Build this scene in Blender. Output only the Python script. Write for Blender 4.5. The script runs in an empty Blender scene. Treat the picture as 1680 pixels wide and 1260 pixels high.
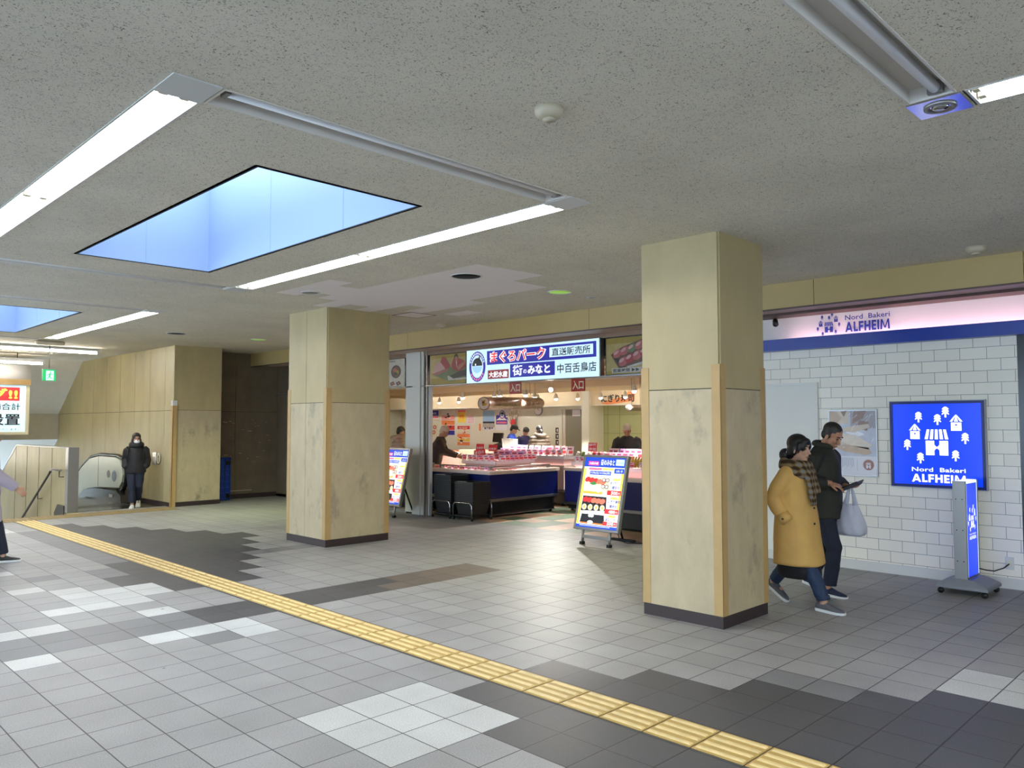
import bpy, bmesh, math, random
from mathutils import Vector, Matrix, noise

random.seed(7)
SC = bpy.context.scene
COL = SC.collection
H = 1.66            # eye height
CEIL = 3.25

# ------------------------------------------------------------------ camera
cam_d = bpy.data.cameras.new('camera')
cam_d.sensor_width = 36.0
cam_d.lens = 1290.5 / 1680 * 36.0
cam_d.clip_start = 0.05
cam_d.clip_end = 200
cam = bpy.data.objects.new('camera', cam_d)
COL.objects.link(cam)
_y, _p, _r = 0.784229, 0.05041277, -0.0008289
_f = Vector((math.cos(_y)*math.cos(_p), math.sin(_y)*math.cos(_p), math.sin(_p)))
_rt = Vector((math.sin(_y), -math.cos(_y), 0))
_up = _rt.cross(_f)
_rt2 = _rt*math.cos(_r) + _up*math.sin(_r)
_up2 = -_rt*math.sin(_r) + _up*math.cos(_r)
cam.matrix_world = Matrix(((_rt2.x, _up2.x, -_f.x, 0), (_rt2.y, _up2.y, -_f.y, 0), (_rt2.z, _up2.z, -_f.z, H), (0, 0, 0, 1)))
SC.camera = cam

# ------------------------------------------------------------------ world, exposure
world = bpy.data.worlds.new('world')
SC.world = world
world.use_nodes = True
_bg = world.node_tree.nodes['Background']
_bg.inputs[0].default_value = (0.58, 0.77, 1.0, 1)
_bg.inputs[1].default_value = 6.0
SC.view_settings.view_transform = 'Standard'
SC.view_settings.look = 'None'
SC.view_settings.gamma = 1.0
SC.view_settings.exposure = 0.0
SC.view_settings.use_curve_mapping = False
SC.cycles.max_bounces = 6
SC.cycles.diffuse_bounces = 4
SC.cycles.glossy_bounces = 3
SC.cycles.transmission_bounces = 4
SC.cycles.transparent_max_bounces = 8
SC.cycles.sample_clamp_indirect = 4.0
SC.cycles.caustics_reflective = False
SC.cycles.caustics_refractive = False
SC.cycles.use_denoising = True
TUBE = 60.0         # fluorescent tube radiance
SPOTW = 420.0        # shop spotlight power

def portal(name, loc, rot, sx, sy):
    l = bpy.data.lights.new(name, 'AREA')
    l.shape = 'RECTANGLE'; l.size = sx; l.size_y = sy
    l.cycles.is_portal = True
    o = bpy.data.objects.new(name, l); COL.objects.link(o)
    o.location = loc; o.rotation_euler = rot
    return o

# ------------------------------------------------------------------ materials
def lin(c):
    return tuple((x/12.92 if x <= 0.04045 else ((x+0.055)/1.055)**2.4) for x in c)
def rgb(r, g, b):
    return lin((r/255, g/255, b/255))
M = {}
def mat(name, col, rough=0.6, metal=0.0, emit=0.0, var=0.0, vscale=6.0, bump=0.0, bscale=60.0, spec=0.5, stretch=None, ecol=None, trans=0.0):
    """principled material; var = noise variation of the colour, bump = noise bump"""
    m = bpy.data.materials.new(name); m.use_nodes = True
    nt = m.node_tree; p = nt.nodes['Principled BSDF']
    c = tuple(col) + (1,)
    p.inputs['Base Color'].default_value = c
    p.inputs['Roughness'].default_value = rough
    p.inputs['Metallic'].default_value = metal
    p.inputs['Specular IOR Level'].default_value = spec
    if trans: p.inputs['Transmission Weight'].default_value = trans
    if emit:
        p.inputs['Emission Color'].default_value = tuple(ecol or col) + (1,)
        p.inputs['Emission Strength'].default_value = emit
    if var or bump:
        tc = nt.nodes.new('ShaderNodeTexCoord')
        mp = nt.nodes.new('ShaderNodeMapping')
        nt.links.new(tc.outputs['Object'], mp.inputs[0])
        if stretch: mp.inputs['Scale'].default_value = stretch
    if var:
        n = nt.nodes.new('ShaderNodeTexNoise'); n.inputs['Scale'].default_value = vscale
        n.inputs['Detail'].default_value = 5; n.inputs['Roughness'].default_value = 0.6
        nt.links.new(mp.outputs[0], n.inputs['Vector'])
        r = nt.nodes.new('ShaderNodeMapRange')
        r.inputs[1].default_value = 0.3; r.inputs[2].default_value = 0.7
        r.inputs[3].default_value = 1-var; r.inputs[4].default_value = 1+var*0.5
        nt.links.new(n.outputs[0], r.inputs[0])
        mx = nt.nodes.new('ShaderNodeVectorMath'); mx.operation = 'SCALE'
        mx.inputs[0].default_value = c[:3]
        nt.links.new(r.outputs[0], mx.inputs['Scale'])
        nt.links.new(mx.outputs[0], p.inputs['Base Color'])
    if bump:
        n2 = nt.nodes.new('ShaderNodeTexNoise'); n2.inputs['Scale'].default_value = bscale
        n2.inputs['Detail'].default_value = 4
        nt.links.new(mp.outputs[0], n2.inputs['Vector'])
        b = nt.nodes.new('ShaderNodeBump'); b.inputs['Strength'].default_value = bump
        b.inputs['Distance'].default_value = 0.01
        nt.links.new(n2.outputs[0], b.inputs['Height'])
        nt.links.new(b.outputs[0], p.inputs['Normal'])
    M[name] = m
    return m

def nodes_of(name, rough=0.5, spec=0.5):
    m = bpy.data.materials.new(name); m.use_nodes = True
    nt = m.node_tree; p = nt.nodes['Principled BSDF']
    p.inputs['Roughness'].default_value = rough
    p.inputs['Specular IOR Level'].default_value = spec
    M[name] = m
    def nd(t, **kw):
        n = nt.nodes.new('ShaderNode'+t)
        for k, v in kw.items():
            if k.startswith('i'): n.inputs[int(k[1:])].default_value = v
            else: setattr(n, k, v)
        return n
    return nt, p, nd, nt.links.new

# ------------------------------------------------------------------ mesh collector
class B:
    def __init__(s): s.v = []; s.f = []; s.m = []; s.s = []
    def add(s, verts, faces, mt, smooth=False):
        o = len(s.v); s.v += [Vector(v) for v in verts]
        for f in faces:
            s.f.append([i+o for i in f]); s.m.append(mt); s.s.append(smooth)
        return s
    def box(s, x0, x1, y0, y1, z0, z1, mt):
        v = [(x, y, z) for z in (z0, z1) for y in (y0, y1) for x in (x0, x1)]
        return s.add(v, [(0, 2, 3, 1), (4, 5, 7, 6), (0, 1, 5, 4), (2, 6, 7, 3), (0, 4, 6, 2), (1, 3, 7, 5)], mt)
    def obox(s, c, size, mt, R=None):
        a, b, d = size[0]/2, size[1]/2, size[2]/2
        v = [Vector((x, y, z)) for z in (-d, d) for y in (-b, b) for x in (-a, a)]
        if R is not None: v = [R @ q for q in v]
        v = [q+Vector(c) for q in v]
        return s.add(v, [(0, 2, 3, 1), (4, 5, 7, 6), (0, 1, 5, 4), (2, 6, 7, 3), (0, 4, 6, 2), (1, 3, 7, 5)], mt)
    def prism(s, pts, d, mt):
        """closed outline pts (3D, planar) pushed along vector d"""
        n = len(pts); d = Vector(d); p = [Vector(q) for q in pts]
        f = [tuple(range(n))[::-1], tuple(range(n, 2*n))] + [(i, (i+1) % n, (i+1) % n+n, i+n) for i in range(n)]
        return s.add(p+[q+d for q in p], f, mt)
    def rings(s, R, mt, cap=True, smooth=True, closed=True):
        n = len(R[0]); v = [q for r in R for q in r]; f = []
        for i in range(len(R)-1):
            for j in range(n if closed else n-1):
                k = (j+1) % n
                f.append((i*n+j, i*n+k, (i+1)*n+k, (i+1)*n+j))
        if cap and closed:
            f.append(tuple(range(n))[::-1]); f.append(tuple(range((len(R)-1)*n, len(R)*n)))
        return s.add(v, f, mt, smooth)
    def tube(s, pts, r, mt, n=10, cap=True, flat=1.0, ref=None):
        """round tube through pts; r a number or one per point; flat squashes it along the frame's second axis"""
        p = [Vector(q) for q in pts]; m = len(p)
        rs = r if isinstance(r, (list, tuple)) else [r]*m
        R = []; u = Vector(ref) if ref else None
        for i in range(m):
            t = (p[min(i+1, m-1)]-p[max(i-1, 0)])
            if t.length < 1e-9: t = Vector((0, 0, 1))
            t.normalize()
            if u is None:
                u = Vector((0, 0, 1)) if abs(t.z) < 0.9 else Vector((1, 0, 0))
            u = (u - t*u.dot(t))
            if u.length < 1e-6: u = t.orthogonal()
            u.normalize(); w = t.cross(u)
            R.append([p[i]+u*(rs[i]*math.cos(2*math.pi*k/n))+w*(rs[i]*flat*math.sin(2*math.pi*k/n)) for k in range(n)])
        return s.rings(R, mt, cap)
    def cyl(s, p0, p1, r, mt, n=16, r1=None, cap=True):
        return s.tube([p0, p1], [r, r if r1 is None else r1], mt, n, cap)
    def ball(s, c, rad, mt, nu=14, nv=9, R=None):
        c = Vector(c); rx, ry, rz = rad if isinstance(rad, (list, tuple)) else (rad,)*3
        v = []; f = []
        for i in range(nv+1):
            a = math.pi*i/nv
            for j in range(nu):
                b = 2*math.pi*j/nu
                q = Vector((rx*math.sin(a)*math.cos(b), ry*math.sin(a)*math.sin(b), rz*math.cos(a)))
                v.append((R @ q if R is not None else q)+c)
        for i in range(nv):
            for j in range(nu):
                k = (j+1) % nu
                f.append((i*nu+j, (i+1)*nu+j, (i+1)*nu+k, i*nu+k))
        return s.add(v, f, mt, True)
    def quad(s, a, b, c, d, mt): return s.add([a, b, c, d], [(0, 1, 2, 3)], mt)
    def mesh(s, name, off=Vector((0, 0, 0)), weld=0.0, recalc=True):
        me = bpy.data.meshes.new(name)
        me.from_pydata([v-off for v in s.v], [], s.f)
        names = []
        for x in s.m:
            if x not in names: names.append(x)
        for x in names: me.materials.append(M[x])
        idx = {x: i for i, x in enumerate(names)}
        me.polygons.foreach_set('material_index', [idx[x] for x in s.m])
        me.polygons.foreach_set('use_smooth', s.s)
        if recalc or weld:
            bm = bmesh.new(); bm.from_mesh(me)
            if weld: bmesh.ops.remove_doubles(bm, verts=bm.verts, dist=weld)
            # flat quads and outlines keep the side they were built with
            bmesh.ops.recalc_face_normals(bm, faces=bm.faces)
            bm.to_mesh(me); bm.free()
        me.update()
        return me
    def build(s, name, parent=None, loc=None, bevel=0.0, local=False, remesh=0.0, smooth_it=0, fn=None):
        """one mesh object; verts are in world space unless local (then already relative to the parent or loc)"""
        off = Vector((0, 0, 0))
        if not local:
            if parent is not None: off = ORG.get(parent.name, off)
            elif loc is not None: off = Vector(loc)
        me = s.mesh(name, off)
        if remesh: me = voxel(me, remesh, smooth_it, fn)
        o = bpy.data.objects.new(name, me); COL.objects.link(o)
        if parent is not None:
            o.parent = parent; ORG[o.name] = off
        elif loc is not None:
            o.location = loc; ORG[o.name] = Vector(loc)
        if bevel:
            md = o.modifiers.new('bevel', 'BEVEL'); md.width = bevel; md.segments = 2; md.limit_method = 'ANGLE'; md.angle_limit = 0.6
        return o

ORG = {}
def voxel(me, size, smooth_it=0, fn=None):
    """fuse overlapping shapes of one mesh into one continuous skin"""
    mats = list(me.materials)
    o = bpy.data.objects.new('fuse', me); COL.objects.link(o)
    md = o.modifiers.new('r', 'REMESH'); md.mode = 'VOXEL'; md.voxel_size = size
    if smooth_it:
        sm = o.modifiers.new('s', 'SMOOTH'); sm.iterations = smooth_it; sm.factor = 0.5
    dg = bpy.context.evaluated_depsgraph_get()
    out = bpy.data.meshes.new_from_object(o.evaluated_get(dg))
    out.name = me.name
    bpy.data.objects.remove(o)
    out.materials.clear()
    for x in mats[:1]: out.materials.append(x)
    if fn:
        for v in out.vertices: v.co = fn(v.co.copy())
    out.polygons.foreach_set('use_smooth', [True]*len(out.polygons))
    out.polygons.foreach_set('material_index', [0]*len(out.polygons))
    out.update()
    return out

def tag(o, label, cat=None, group=None, kind=None):
    o['label'] = label
    if cat: o['category'] = cat
    if group: o['group'] = group
    if kind: o['kind'] = kind
    return o
def thing(name, label, cat, loc=(0, 0, 0), rotz=0.0, group=None, local=False, kind=None):
    o = bpy.data.objects.new(name, None); COL.objects.link(o)
    o.empty_display_size = 0.1
    o.location = loc; o.rotation_euler = (0, 0, rotz)
    ORG[o.name] = Vector((0, 0, 0)) if local else Vector(loc)
    return tag(o, label, cat, group, kind)
def single(b, name, label, cat, loc, group=None, kind=None, bevel=0.0):
    return tag(b.build(name, None, loc, bevel), label, cat, group, kind)
def kids(o): return [c for c in COL.objects if c.parent == o]
def dup(root, loc, rotz=None, label=None, group=None, scale=None):
    r = root.copy(); COL.objects.link(r); r.location = loc
    if rotz is not None: r.rotation_euler = (0, 0, rotz)
    if scale: r.scale = scale
    if label: r['label'] = label
    if group: r['group'] = group
    for ch in kids(root):
        c = ch.copy(); COL.objects.link(c); c.parent = r
        for g in kids(ch):
            d = g.copy(); COL.objects.link(d); d.parent = c
    return r

# ------------------------------------------------------------------ lettering
_tc = {}
def glyphs(s, bold=0.0):
    key = (s, bold)
    if key in _tc: return _tc[key]
    c = bpy.data.curves.new('t', 'FONT'); c.body = s; c.size = 1.0; c.offset = bold
    c.resolution_u = 2
    o = bpy.data.objects.new('t', c); COL.objects.link(o)
    dg = bpy.context.evaluated_depsgraph_get()
    me = bpy.data.meshes.new_from_object(o.evaluated_get(dg))
    v = [(q.co.x, q.co.y) for q in me.vertices]; f = [tuple(p.vertices) for p in me.polygons]
    bpy.data.objects.remove(o); bpy.data.curves.remove(c); bpy.data.meshes.remove(me)
    x0 = min(q[0] for q in v); x1 = max(q[0] for q in v); y0 = min(q[1] for q in v); y1 = max(q[1] for q in v)
    _tc[key] = ([(q[0]-x0, q[1]-y0) for q in v], f, x1-x0, y1-y0)
    return _tc[key]

class Face:
    """a flat face in the place: origin O (its lower left corner as one reads it), R along the line of reading, U up"""
    def __init__(s, O, R, U=(0, 0, 1)):
        s.O = Vector(O); s.R = Vector(R).normalized(); s.U = Vector(U).normalized(); s.N = s.R.cross(s.U)
    def p(s, u, v, d=0.0): return s.O+s.R*u+s.U*v+s.N*d
    def rect(s, b, u0, u1, v0, v1, mt, d=0.002):
        b.quad(s.p(u0, v0, d), s.p(u1, v0, d), s.p(u1, v1, d), s.p(u0, v1, d), mt)
    def slab(s, b, u0, u1, v0, v1, mt, d0, d1):
        b.prism([s.p(u0, v0, d0), s.p(u1, v0, d0), s.p(u1, v1, d0), s.p(u0, v1, d0)], s.N*(d1-d0), mt)
    def poly(s, b, pts, mt, d=0.002):
        b.add([s.p(u, v, d) for u, v in pts], [tuple(range(len(pts)))], mt)
    def solid(s, b, pts, mt, d0=0.0, d1=0.003):
        b.prism([s.p(u, v, d0) for u, v in pts], s.N*(d1-d0), mt)
    def disc(s, b, u, v, ru, rv, mt, d=0.002, n=28, rot=0.0):
        c, q = math.cos(rot), math.sin(rot)
        s.poly(b, [(u+ru*math.cos(t)*c-rv*math.sin(t)*q, v+ru*math.cos(t)*q+rv*math.sin(t)*c) for t in [2*math.pi*k/n for k in range(n)]], mt, d)
    def text(s, b, txt, u, v, h, mt, w=None, d=0.004, bold=0.0, slant=0.0, rot=0.0):
        """txt with its lower left at (u, v), h high and, if given, w wide"""
        gv, gf, gw, gh = glyphs(txt, bold)
        ky = h/gh; kx = (w/gw) if w else ky
        c, q = math.cos(rot), math.sin(rot)
        pts = []
        for x, y in gv:
            X = x*kx+slant*y*ky; Y = y*ky
            pts.append(s.p(u+X*c-Y*q, v+X*q+Y*c, d))
        b.add(pts, gf, mt)
        return gw*kx
# ================================================================== materials
cream = rgb(196, 188, 160)
mat('cream_panel', rgb(184, 171, 128), 0.45, var=0.16, vscale=2.2, stretch=(1, 1, 0.5))
mat('pillar_panel', rgb(182, 165, 122), 0.5, var=0.10, vscale=2.0, stretch=(1.5, 1.5, 0.7))
mat('pillar_low', rgb(192, 176, 142), 0.55, var=0.13, vscale=4.5, stretch=(1.6, 1.6, 0.8))
def grime(name, dark, scale, lo, hi, stretch):
    """grey smears and scuffs worn into a panel, laid over its own colour"""
    nt = M[name].node_tree; p = nt.nodes['Principled BSDF']; L = nt.links.new
    src = p.inputs['Base Color'].links[0].from_socket
    tc = nt.nodes.new('ShaderNodeTexCoord'); mp = nt.nodes.new('ShaderNodeMapping'); mp.inputs['Scale'].default_value = stretch
    n = nt.nodes.new('ShaderNodeTexNoise'); n.inputs['Scale'].default_value = scale; n.inputs['Detail'].default_value = 8; n.inputs['Roughness'].default_value = .65
    r = nt.nodes.new('ShaderNodeMapRange'); r.inputs[1].default_value = lo; r.inputs[2].default_value = hi; r.inputs[3].default_value = 0; r.inputs[4].default_value = .75
    mx = nt.nodes.new('ShaderNodeMix'); mx.data_type = 'RGBA'; mx.inputs[7].default_value = tuple(dark)+(1,)
    L(tc.outputs['Object'], mp.inputs[0]); L(mp.outputs[0], n.inputs['Vector']); L(n.outputs[0], r.inputs[0]); L(r.outputs[0], mx.inputs[0]); L(src, mx.inputs[6]); L(mx.outputs[2], p.inputs['Base Color'])
grime('pillar_low', rgb(112, 104, 92), 2.2, .56, .74, (1.4, 1.4, .8))
mat('panel_gap', rgb(60, 54, 44), 0.8)
mat('ochre', rgb(186, 154, 100), 0.5, var=0.08)
mat('skirting', rgb(52, 40, 40), 0.5)
mat('dark_panel', rgb(118, 104, 86), 0.35, var=0.2, vscale=3)
mat('fascia', rgb(184, 160, 106), 0.5, var=0.06, vscale=2)
mat('brown_trim', rgb(80, 58, 50), 0.5)
mat('pinkish', rgb(205, 180, 170), 0.6)
mat('plaster', rgb(205, 196, 178), 0.9, bump=0.5, bscale=25, var=0.05)
mat('white_paint', rgb(214, 212, 206), 0.5)
mat('door_white', rgb(228, 226, 218), 0.45)
mat('ledge_blue', rgb(12, 52, 150), 0.3)
mat('black', rgb(12, 12, 13), 0.5)
mat('black_gloss', rgb(10, 10, 12), 0.2)
mat('deep_black', rgb(5, 5, 6), 0.9)
mat('grey_metal', rgb(150, 148, 146), 0.35, 0.7)
mat('steel', rgb(150, 148, 145), 0.28, 0.9)
mat('plate_metal', rgb(205, 205, 208), 0.14, 0.85)
mat('dark_steel', rgb(70, 70, 68), 0.22, 0.7)
mat('chrome', rgb(200, 200, 202), 0.15, 1.0)
mat('enamel', rgb(210, 210, 208), 0.4)
mat('trough_dim', rgb(222, 216, 208), 0.45)
mat('tube_off', rgb(236, 234, 236), 0.35)
mat('tube_on', rgb(255, 252, 244), 0.4, emit=TUBE, ecol=rgb(255, 252, 247))
mat('tube_bare', rgb(255, 252, 244), 0.4, emit=TUBE*1.4, ecol=rgb(255, 246, 232))
mat('cap_cream', rgb(226, 220, 190), 0.5)
mat('shaft', rgb(162, 177, 204), 0.5)  # white lining; the blue of the daylight is tinted into its colour
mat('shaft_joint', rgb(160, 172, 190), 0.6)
mat('black_edge', rgb(25, 27, 34), 0.6)
mat('beige_plastic', rgb(196, 184, 160), 0.5)
mat('grey_plastic', rgb(120, 118, 114), 0.5)
mat('ceil_patch', rgb(246, 236, 234), 0.9, bump=0.1, bscale=80)
mat('soffit_wood', rgb(150, 122, 100), 0.5)

def ceiling_mat():
    nt, p, nd, L = nodes_of('ceiling_board', 0.95, 0.1)
    tc = nd('TexCoord')
    a = nd('TexNoise'); a.inputs['Scale'].default_value = 62; a.inputs['Detail'].default_value = 2.5; a.inputs['Distortion'].default_value = 2.4
    L(tc.outputs['Object'], a.inputs['Vector'])
    r = nd('ValToRGB'); e = r.color_ramp.elements
    e[0].position = 0.34; e[0].color = (0.10, 0.09, 0.07, 1); e[1].position = 0.42; e[1].color = (1, 1, 1, 1)
    L(a.outputs[0], r.inputs[0])
    b = nd('TexNoise'); b.inputs['Scale'].default_value = 1.3; b.inputs['Detail'].default_value = 5
    L(tc.outputs['Object'], b.inputs['Vector'])
    mr = nd('MapRange'); mr.inputs[1].default_value = 0.3; mr.inputs[2].default_value = 0.7; mr.inputs[3].default_value = 0.9; mr.inputs[4].default_value = 1.04
    L(b.outputs[0], mr.inputs[0])
    mx = nd('Mix', data_type='RGBA', blend_type='MULTIPLY'); mx.inputs[0].default_value = 0.75
    mx.inputs[6].default_value = rgb(230, 222, 206)+(1,)
    L(r.outputs[0], mx.inputs[7])
    sc = nd('VectorMath', operation='SCALE'); L(mx.outputs[2], sc.inputs[0]); L(mr.outputs[0], sc.inputs['Scale'])
    L(sc.outputs[0], p.inputs['Base Color'])
    bp = nd('Bump'); bp.inputs['Strength'].default_value = 0.5; bp.inputs['Distance'].default_value = 0.004
    L(r.outputs[0], bp.inputs['Height']); L(bp.outputs[0], p.inputs['Normal'])
ceiling_mat()

def tile_mat(name, col, rough=0.48, grout=(0.022, 0.02, 0.018), w=0.016):
    """a floor tile: its own colour, fine speckle, worn patches and a dark joint round each tile (tile-local map)"""
    nt, p, nd, L = nodes_of(name, rough, 0.42)
    tc = nd('TexCoord')
    sp = nd('TexNoise'); sp.inputs['Scale'].default_value = 140; sp.inputs['Detail'].default_value = 2
    L(tc.outputs['Object'], sp.inputs['Vector'])
    wr = nd('TexNoise'); wr.inputs['Scale'].default_value = 2.0; wr.inputs['Detail'].default_value = 6
    L(tc.outputs['Object'], wr.inputs['Vector'])
    m1 = nd('MapRange'); m1.inputs[1].default_value = 0.3; m1.inputs[2].default_value = 0.7; m1.inputs[3].default_value = 0.78; m1.inputs[4].default_value = 1.2
    L(sp.outputs[0], m1.inputs[0])
    m2 = nd('MapRange'); m2.inputs[1].default_value = 0.3; m2.inputs[2].default_value = 0.7; m2.inputs[3].default_value = 0.88; m2.inputs[4].default_value = 1.08
    L(wr.outputs[0], m2.inputs[0])
    at = nd('Attribute'); at.attribute_name = 'tint'
    k = nd('Math', operation='MULTIPLY'); L(m1.outputs[0], k.inputs[0]); L(m2.outputs[0], k.inputs[1])
    k2 = nd('Math', operation='MULTIPLY'); L(k.outputs[0], k2.inputs[0]); L(at.outputs['Fac'], k2.inputs[1])
    sc = nd('VectorMath', operation='SCALE'); sc.inputs[0].default_value = col; L(k2.outputs[0], sc.inputs['Scale'])
    # small dark blots: trodden gum
    gm = nd('TexVoronoi'); gm.inputs['Scale'].default_value = 2.3; L(tc.outputs['Object'], gm.inputs['Vector'])
    gl = nd('Math', operation='LESS_THAN', i1=0.035); L(gm.outputs['Distance'], gl.inputs[0])
    sep = nd('SeparateXYZ'); uv = nd('UVMap'); L(uv.outputs[0], sep.inputs[0])
    ds = []
    for ch in (0, 1):
        a = nd('Math', operation='SUBTRACT', i1=0.5); L(sep.outputs[ch], a.inputs[0])
        a2 = nd('Math', operation='ABSOLUTE'); L(a.outputs[0], a2.inputs[0]); ds.append(a2)
    mxm = nd('Math', operation='MAXIMUM'); L(ds[0].outputs[0], mxm.inputs[0]); L(ds[1].outputs[0], mxm.inputs[1])
    g = nd('MapRange'); g.inputs[1].default_value = 0.5-w; g.inputs[2].default_value = 0.5-w*0.35; L(mxm.outputs[0], g.inputs[0])
    gx = nd('Mix', data_type='RGBA'); gx.inputs[7].default_value = tuple(grout)+(1,)
    L(g.outputs[0], gx.inputs[0]); L(sc.outputs[0], gx.inputs[6])
    g2 = nd('Mix', data_type='RGBA'); g2.inputs[7].default_value = (0.03, 0.028, 0.026, 1)
    gs = nd('Math', operation='MULTIPLY', i1=0.75); L(gl.outputs[0], gs.inputs[0])
    L(gs.outputs[0], g2.inputs[0]); L(gx.outputs[2], g2.inputs[6]); L(g2.outputs[2], p.inputs['Base Color'])
    inv = nd('Math', operation='SUBTRACT', i0=1.0); L(g.outputs[0], inv.inputs[1])
    ad = nd('Math', operation='MULTIPLY_ADD', i1=0.15); L(sp.outputs[0], ad.inputs[0]); L(inv.outputs[0], ad.inputs[2])
    bp = nd('Bump'); bp.inputs['Strength'].default_value = 0.35; bp.inputs['Distance'].default_value = 0.003
    L(ad.outputs[0], bp.inputs['Height']); L(bp.outputs[0], p.inputs['Normal'])
    rr = nd('MapRange'); rr.inputs[3].default_value = rough-0.06; rr.inputs[4].default_value = rough+0.08; L(wr.outputs[0], rr.inputs[0])
    L(rr.outputs[0], p.inputs['Roughness'])
tile_mat('tile_grey', rgb(150, 149, 148))
tile_mat('tile_mid', rgb(120, 120, 122))
tile_mat('tile_dark', rgb(74, 74, 76))
tile_mat('tile_light', rgb(196, 197, 194))
tile_mat('tile_brown', rgb(104, 94, 86))
tile_mat('tile_pink', rgb(206, 178, 150), 0.45, (0.2, 0.15, 0.12))
tile_mat('tile_green', rgb(112, 134, 108), 0.45, (0.2, 0.15, 0.12))

def brick_mat():
    nt, p, nd, L = nodes_of('white_brick', 0.35)
    tc = nd('TexCoord'); sx = nd('SeparateXYZ'); L(tc.outputs['Object'], sx.inputs[0])
    cx = nd('CombineXYZ'); L(sx.outputs[1], cx.inputs[0]); L(sx.outputs[2], cx.inputs[1])
    br = nd('TexBrick'); br.offset = 0.5
    br.inputs['Scale'].default_value = 1.0; br.inputs['Brick Width'].default_value = 0.25; br.inputs['Row Height'].default_value = 0.1225
    br.inputs['Mortar Size'].default_value = 0.0022; br.inputs['Mortar Smooth'].default_value = 0.1
    br.inputs['Color1'].default_value = rgb(246, 238, 222)+(1,); br.inputs['Color2'].default_value = rgb(238, 230, 215)+(1,)
    br.inputs['Mortar'].default_value = rgb(120, 119, 118)+(1,)
    L(cx.outputs[0], br.inputs['Vector']); L(br.outputs['Color'], p.inputs['Base Color'])
    iv = nd('Math', operation='SUBTRACT', i0=1.0); L(br.outputs['Fac'], iv.inputs[1])
    bp = nd('Bump'); bp.inputs['Strength'].default_value = 0.6; bp.inputs['Distance'].default_value = 0.004
    L(iv.outputs[0], bp.inputs['Height']); L(bp.outputs[0], p.inputs['Normal'])
brick_mat()

# ================================================================== floor
GX, GY, TS = 0.238, 0.163, 0.3
def tx(i):          # tile lines left of the paving strip, then right of it (that bay is laid a little wider)
    return GX+TS*i if i <= 11 else GX+TS*(12.13+(i-12)*1.014)
def ty(j): return GY+TS*j
def kind_of(i, j):
    # the dark stepped diamonds either side of the paving strip, the bands between them and the pale patches
    pale = {(5, 23), (4, 23), (8, 23), (6, 25), (6, 29), (7, 20), (8, 20), (9, 20), (9, 19), (4, 20), (6, 33),
            (9, 46), (9, 47), (2, 29), (3, 26), (4, 26), (3, 22), (1, 21), (2, 33), (1, 27), (17, 4), (18, 4), (17, 3), (18, 3), (19, 3)}
    for a, js in ((7, (25, 26, 27, 28)), (8, (25, 26, 27)), (9, (26, 27))):
        if i == a and j in js: return 'tile_light'
    if (i, j) in pale: return 'tile_light'
    if 7 <= i <= 9 and 10 <= j <= 12: return 'tile_light'
    for base in (37, 111):
        k = i-12
        if 0 <= k <= 5 and base-11+2*k <= j < base+11-2*k: return 'tile_dark'
    if i == 10 and 26 <= j < 46: return 'tile_dark' if j < 33 else 'tile_mid'
    if i == 9 and 28 <= j < 32: return 'tile_dark' if j < 30 else 'tile_mid'
    lim = {10: 12, 9: 10, 8: 8, 7: 6, 6: 4, 12: 12, 13: 10, 14: 8, 15: 8, 16: 5, 17: 3, 18: 2, 19: 1}
    if i in lim and j < lim[i] and j > -12: return 'tile_mid' if (i == 15 and j >= 6) else 'tile_dark'
    if j in (21, 22):
        if i >= 12 and i < 20:
            if (j == 22 and i >= 16) or (j == 21 and i >= 15): return 'tile_brown'
            return 'tile_dark' if i >= 12 else 'tile_mid'
        if i in (9, 10): return 'tile_dark'
        if 5 <= i <= 8: return 'tile_mid'
        if i == 4: return 'tile_mid'
    if i == 11: return 'tile_dark'
    if 15 <= i <= 18 and j == 31: return 'tile_mid'
    if (i, j) in ((8, 19), (4, 31), (7, 31), (6, 22)): return 'tile_mid'
    return 'tile_grey'

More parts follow.
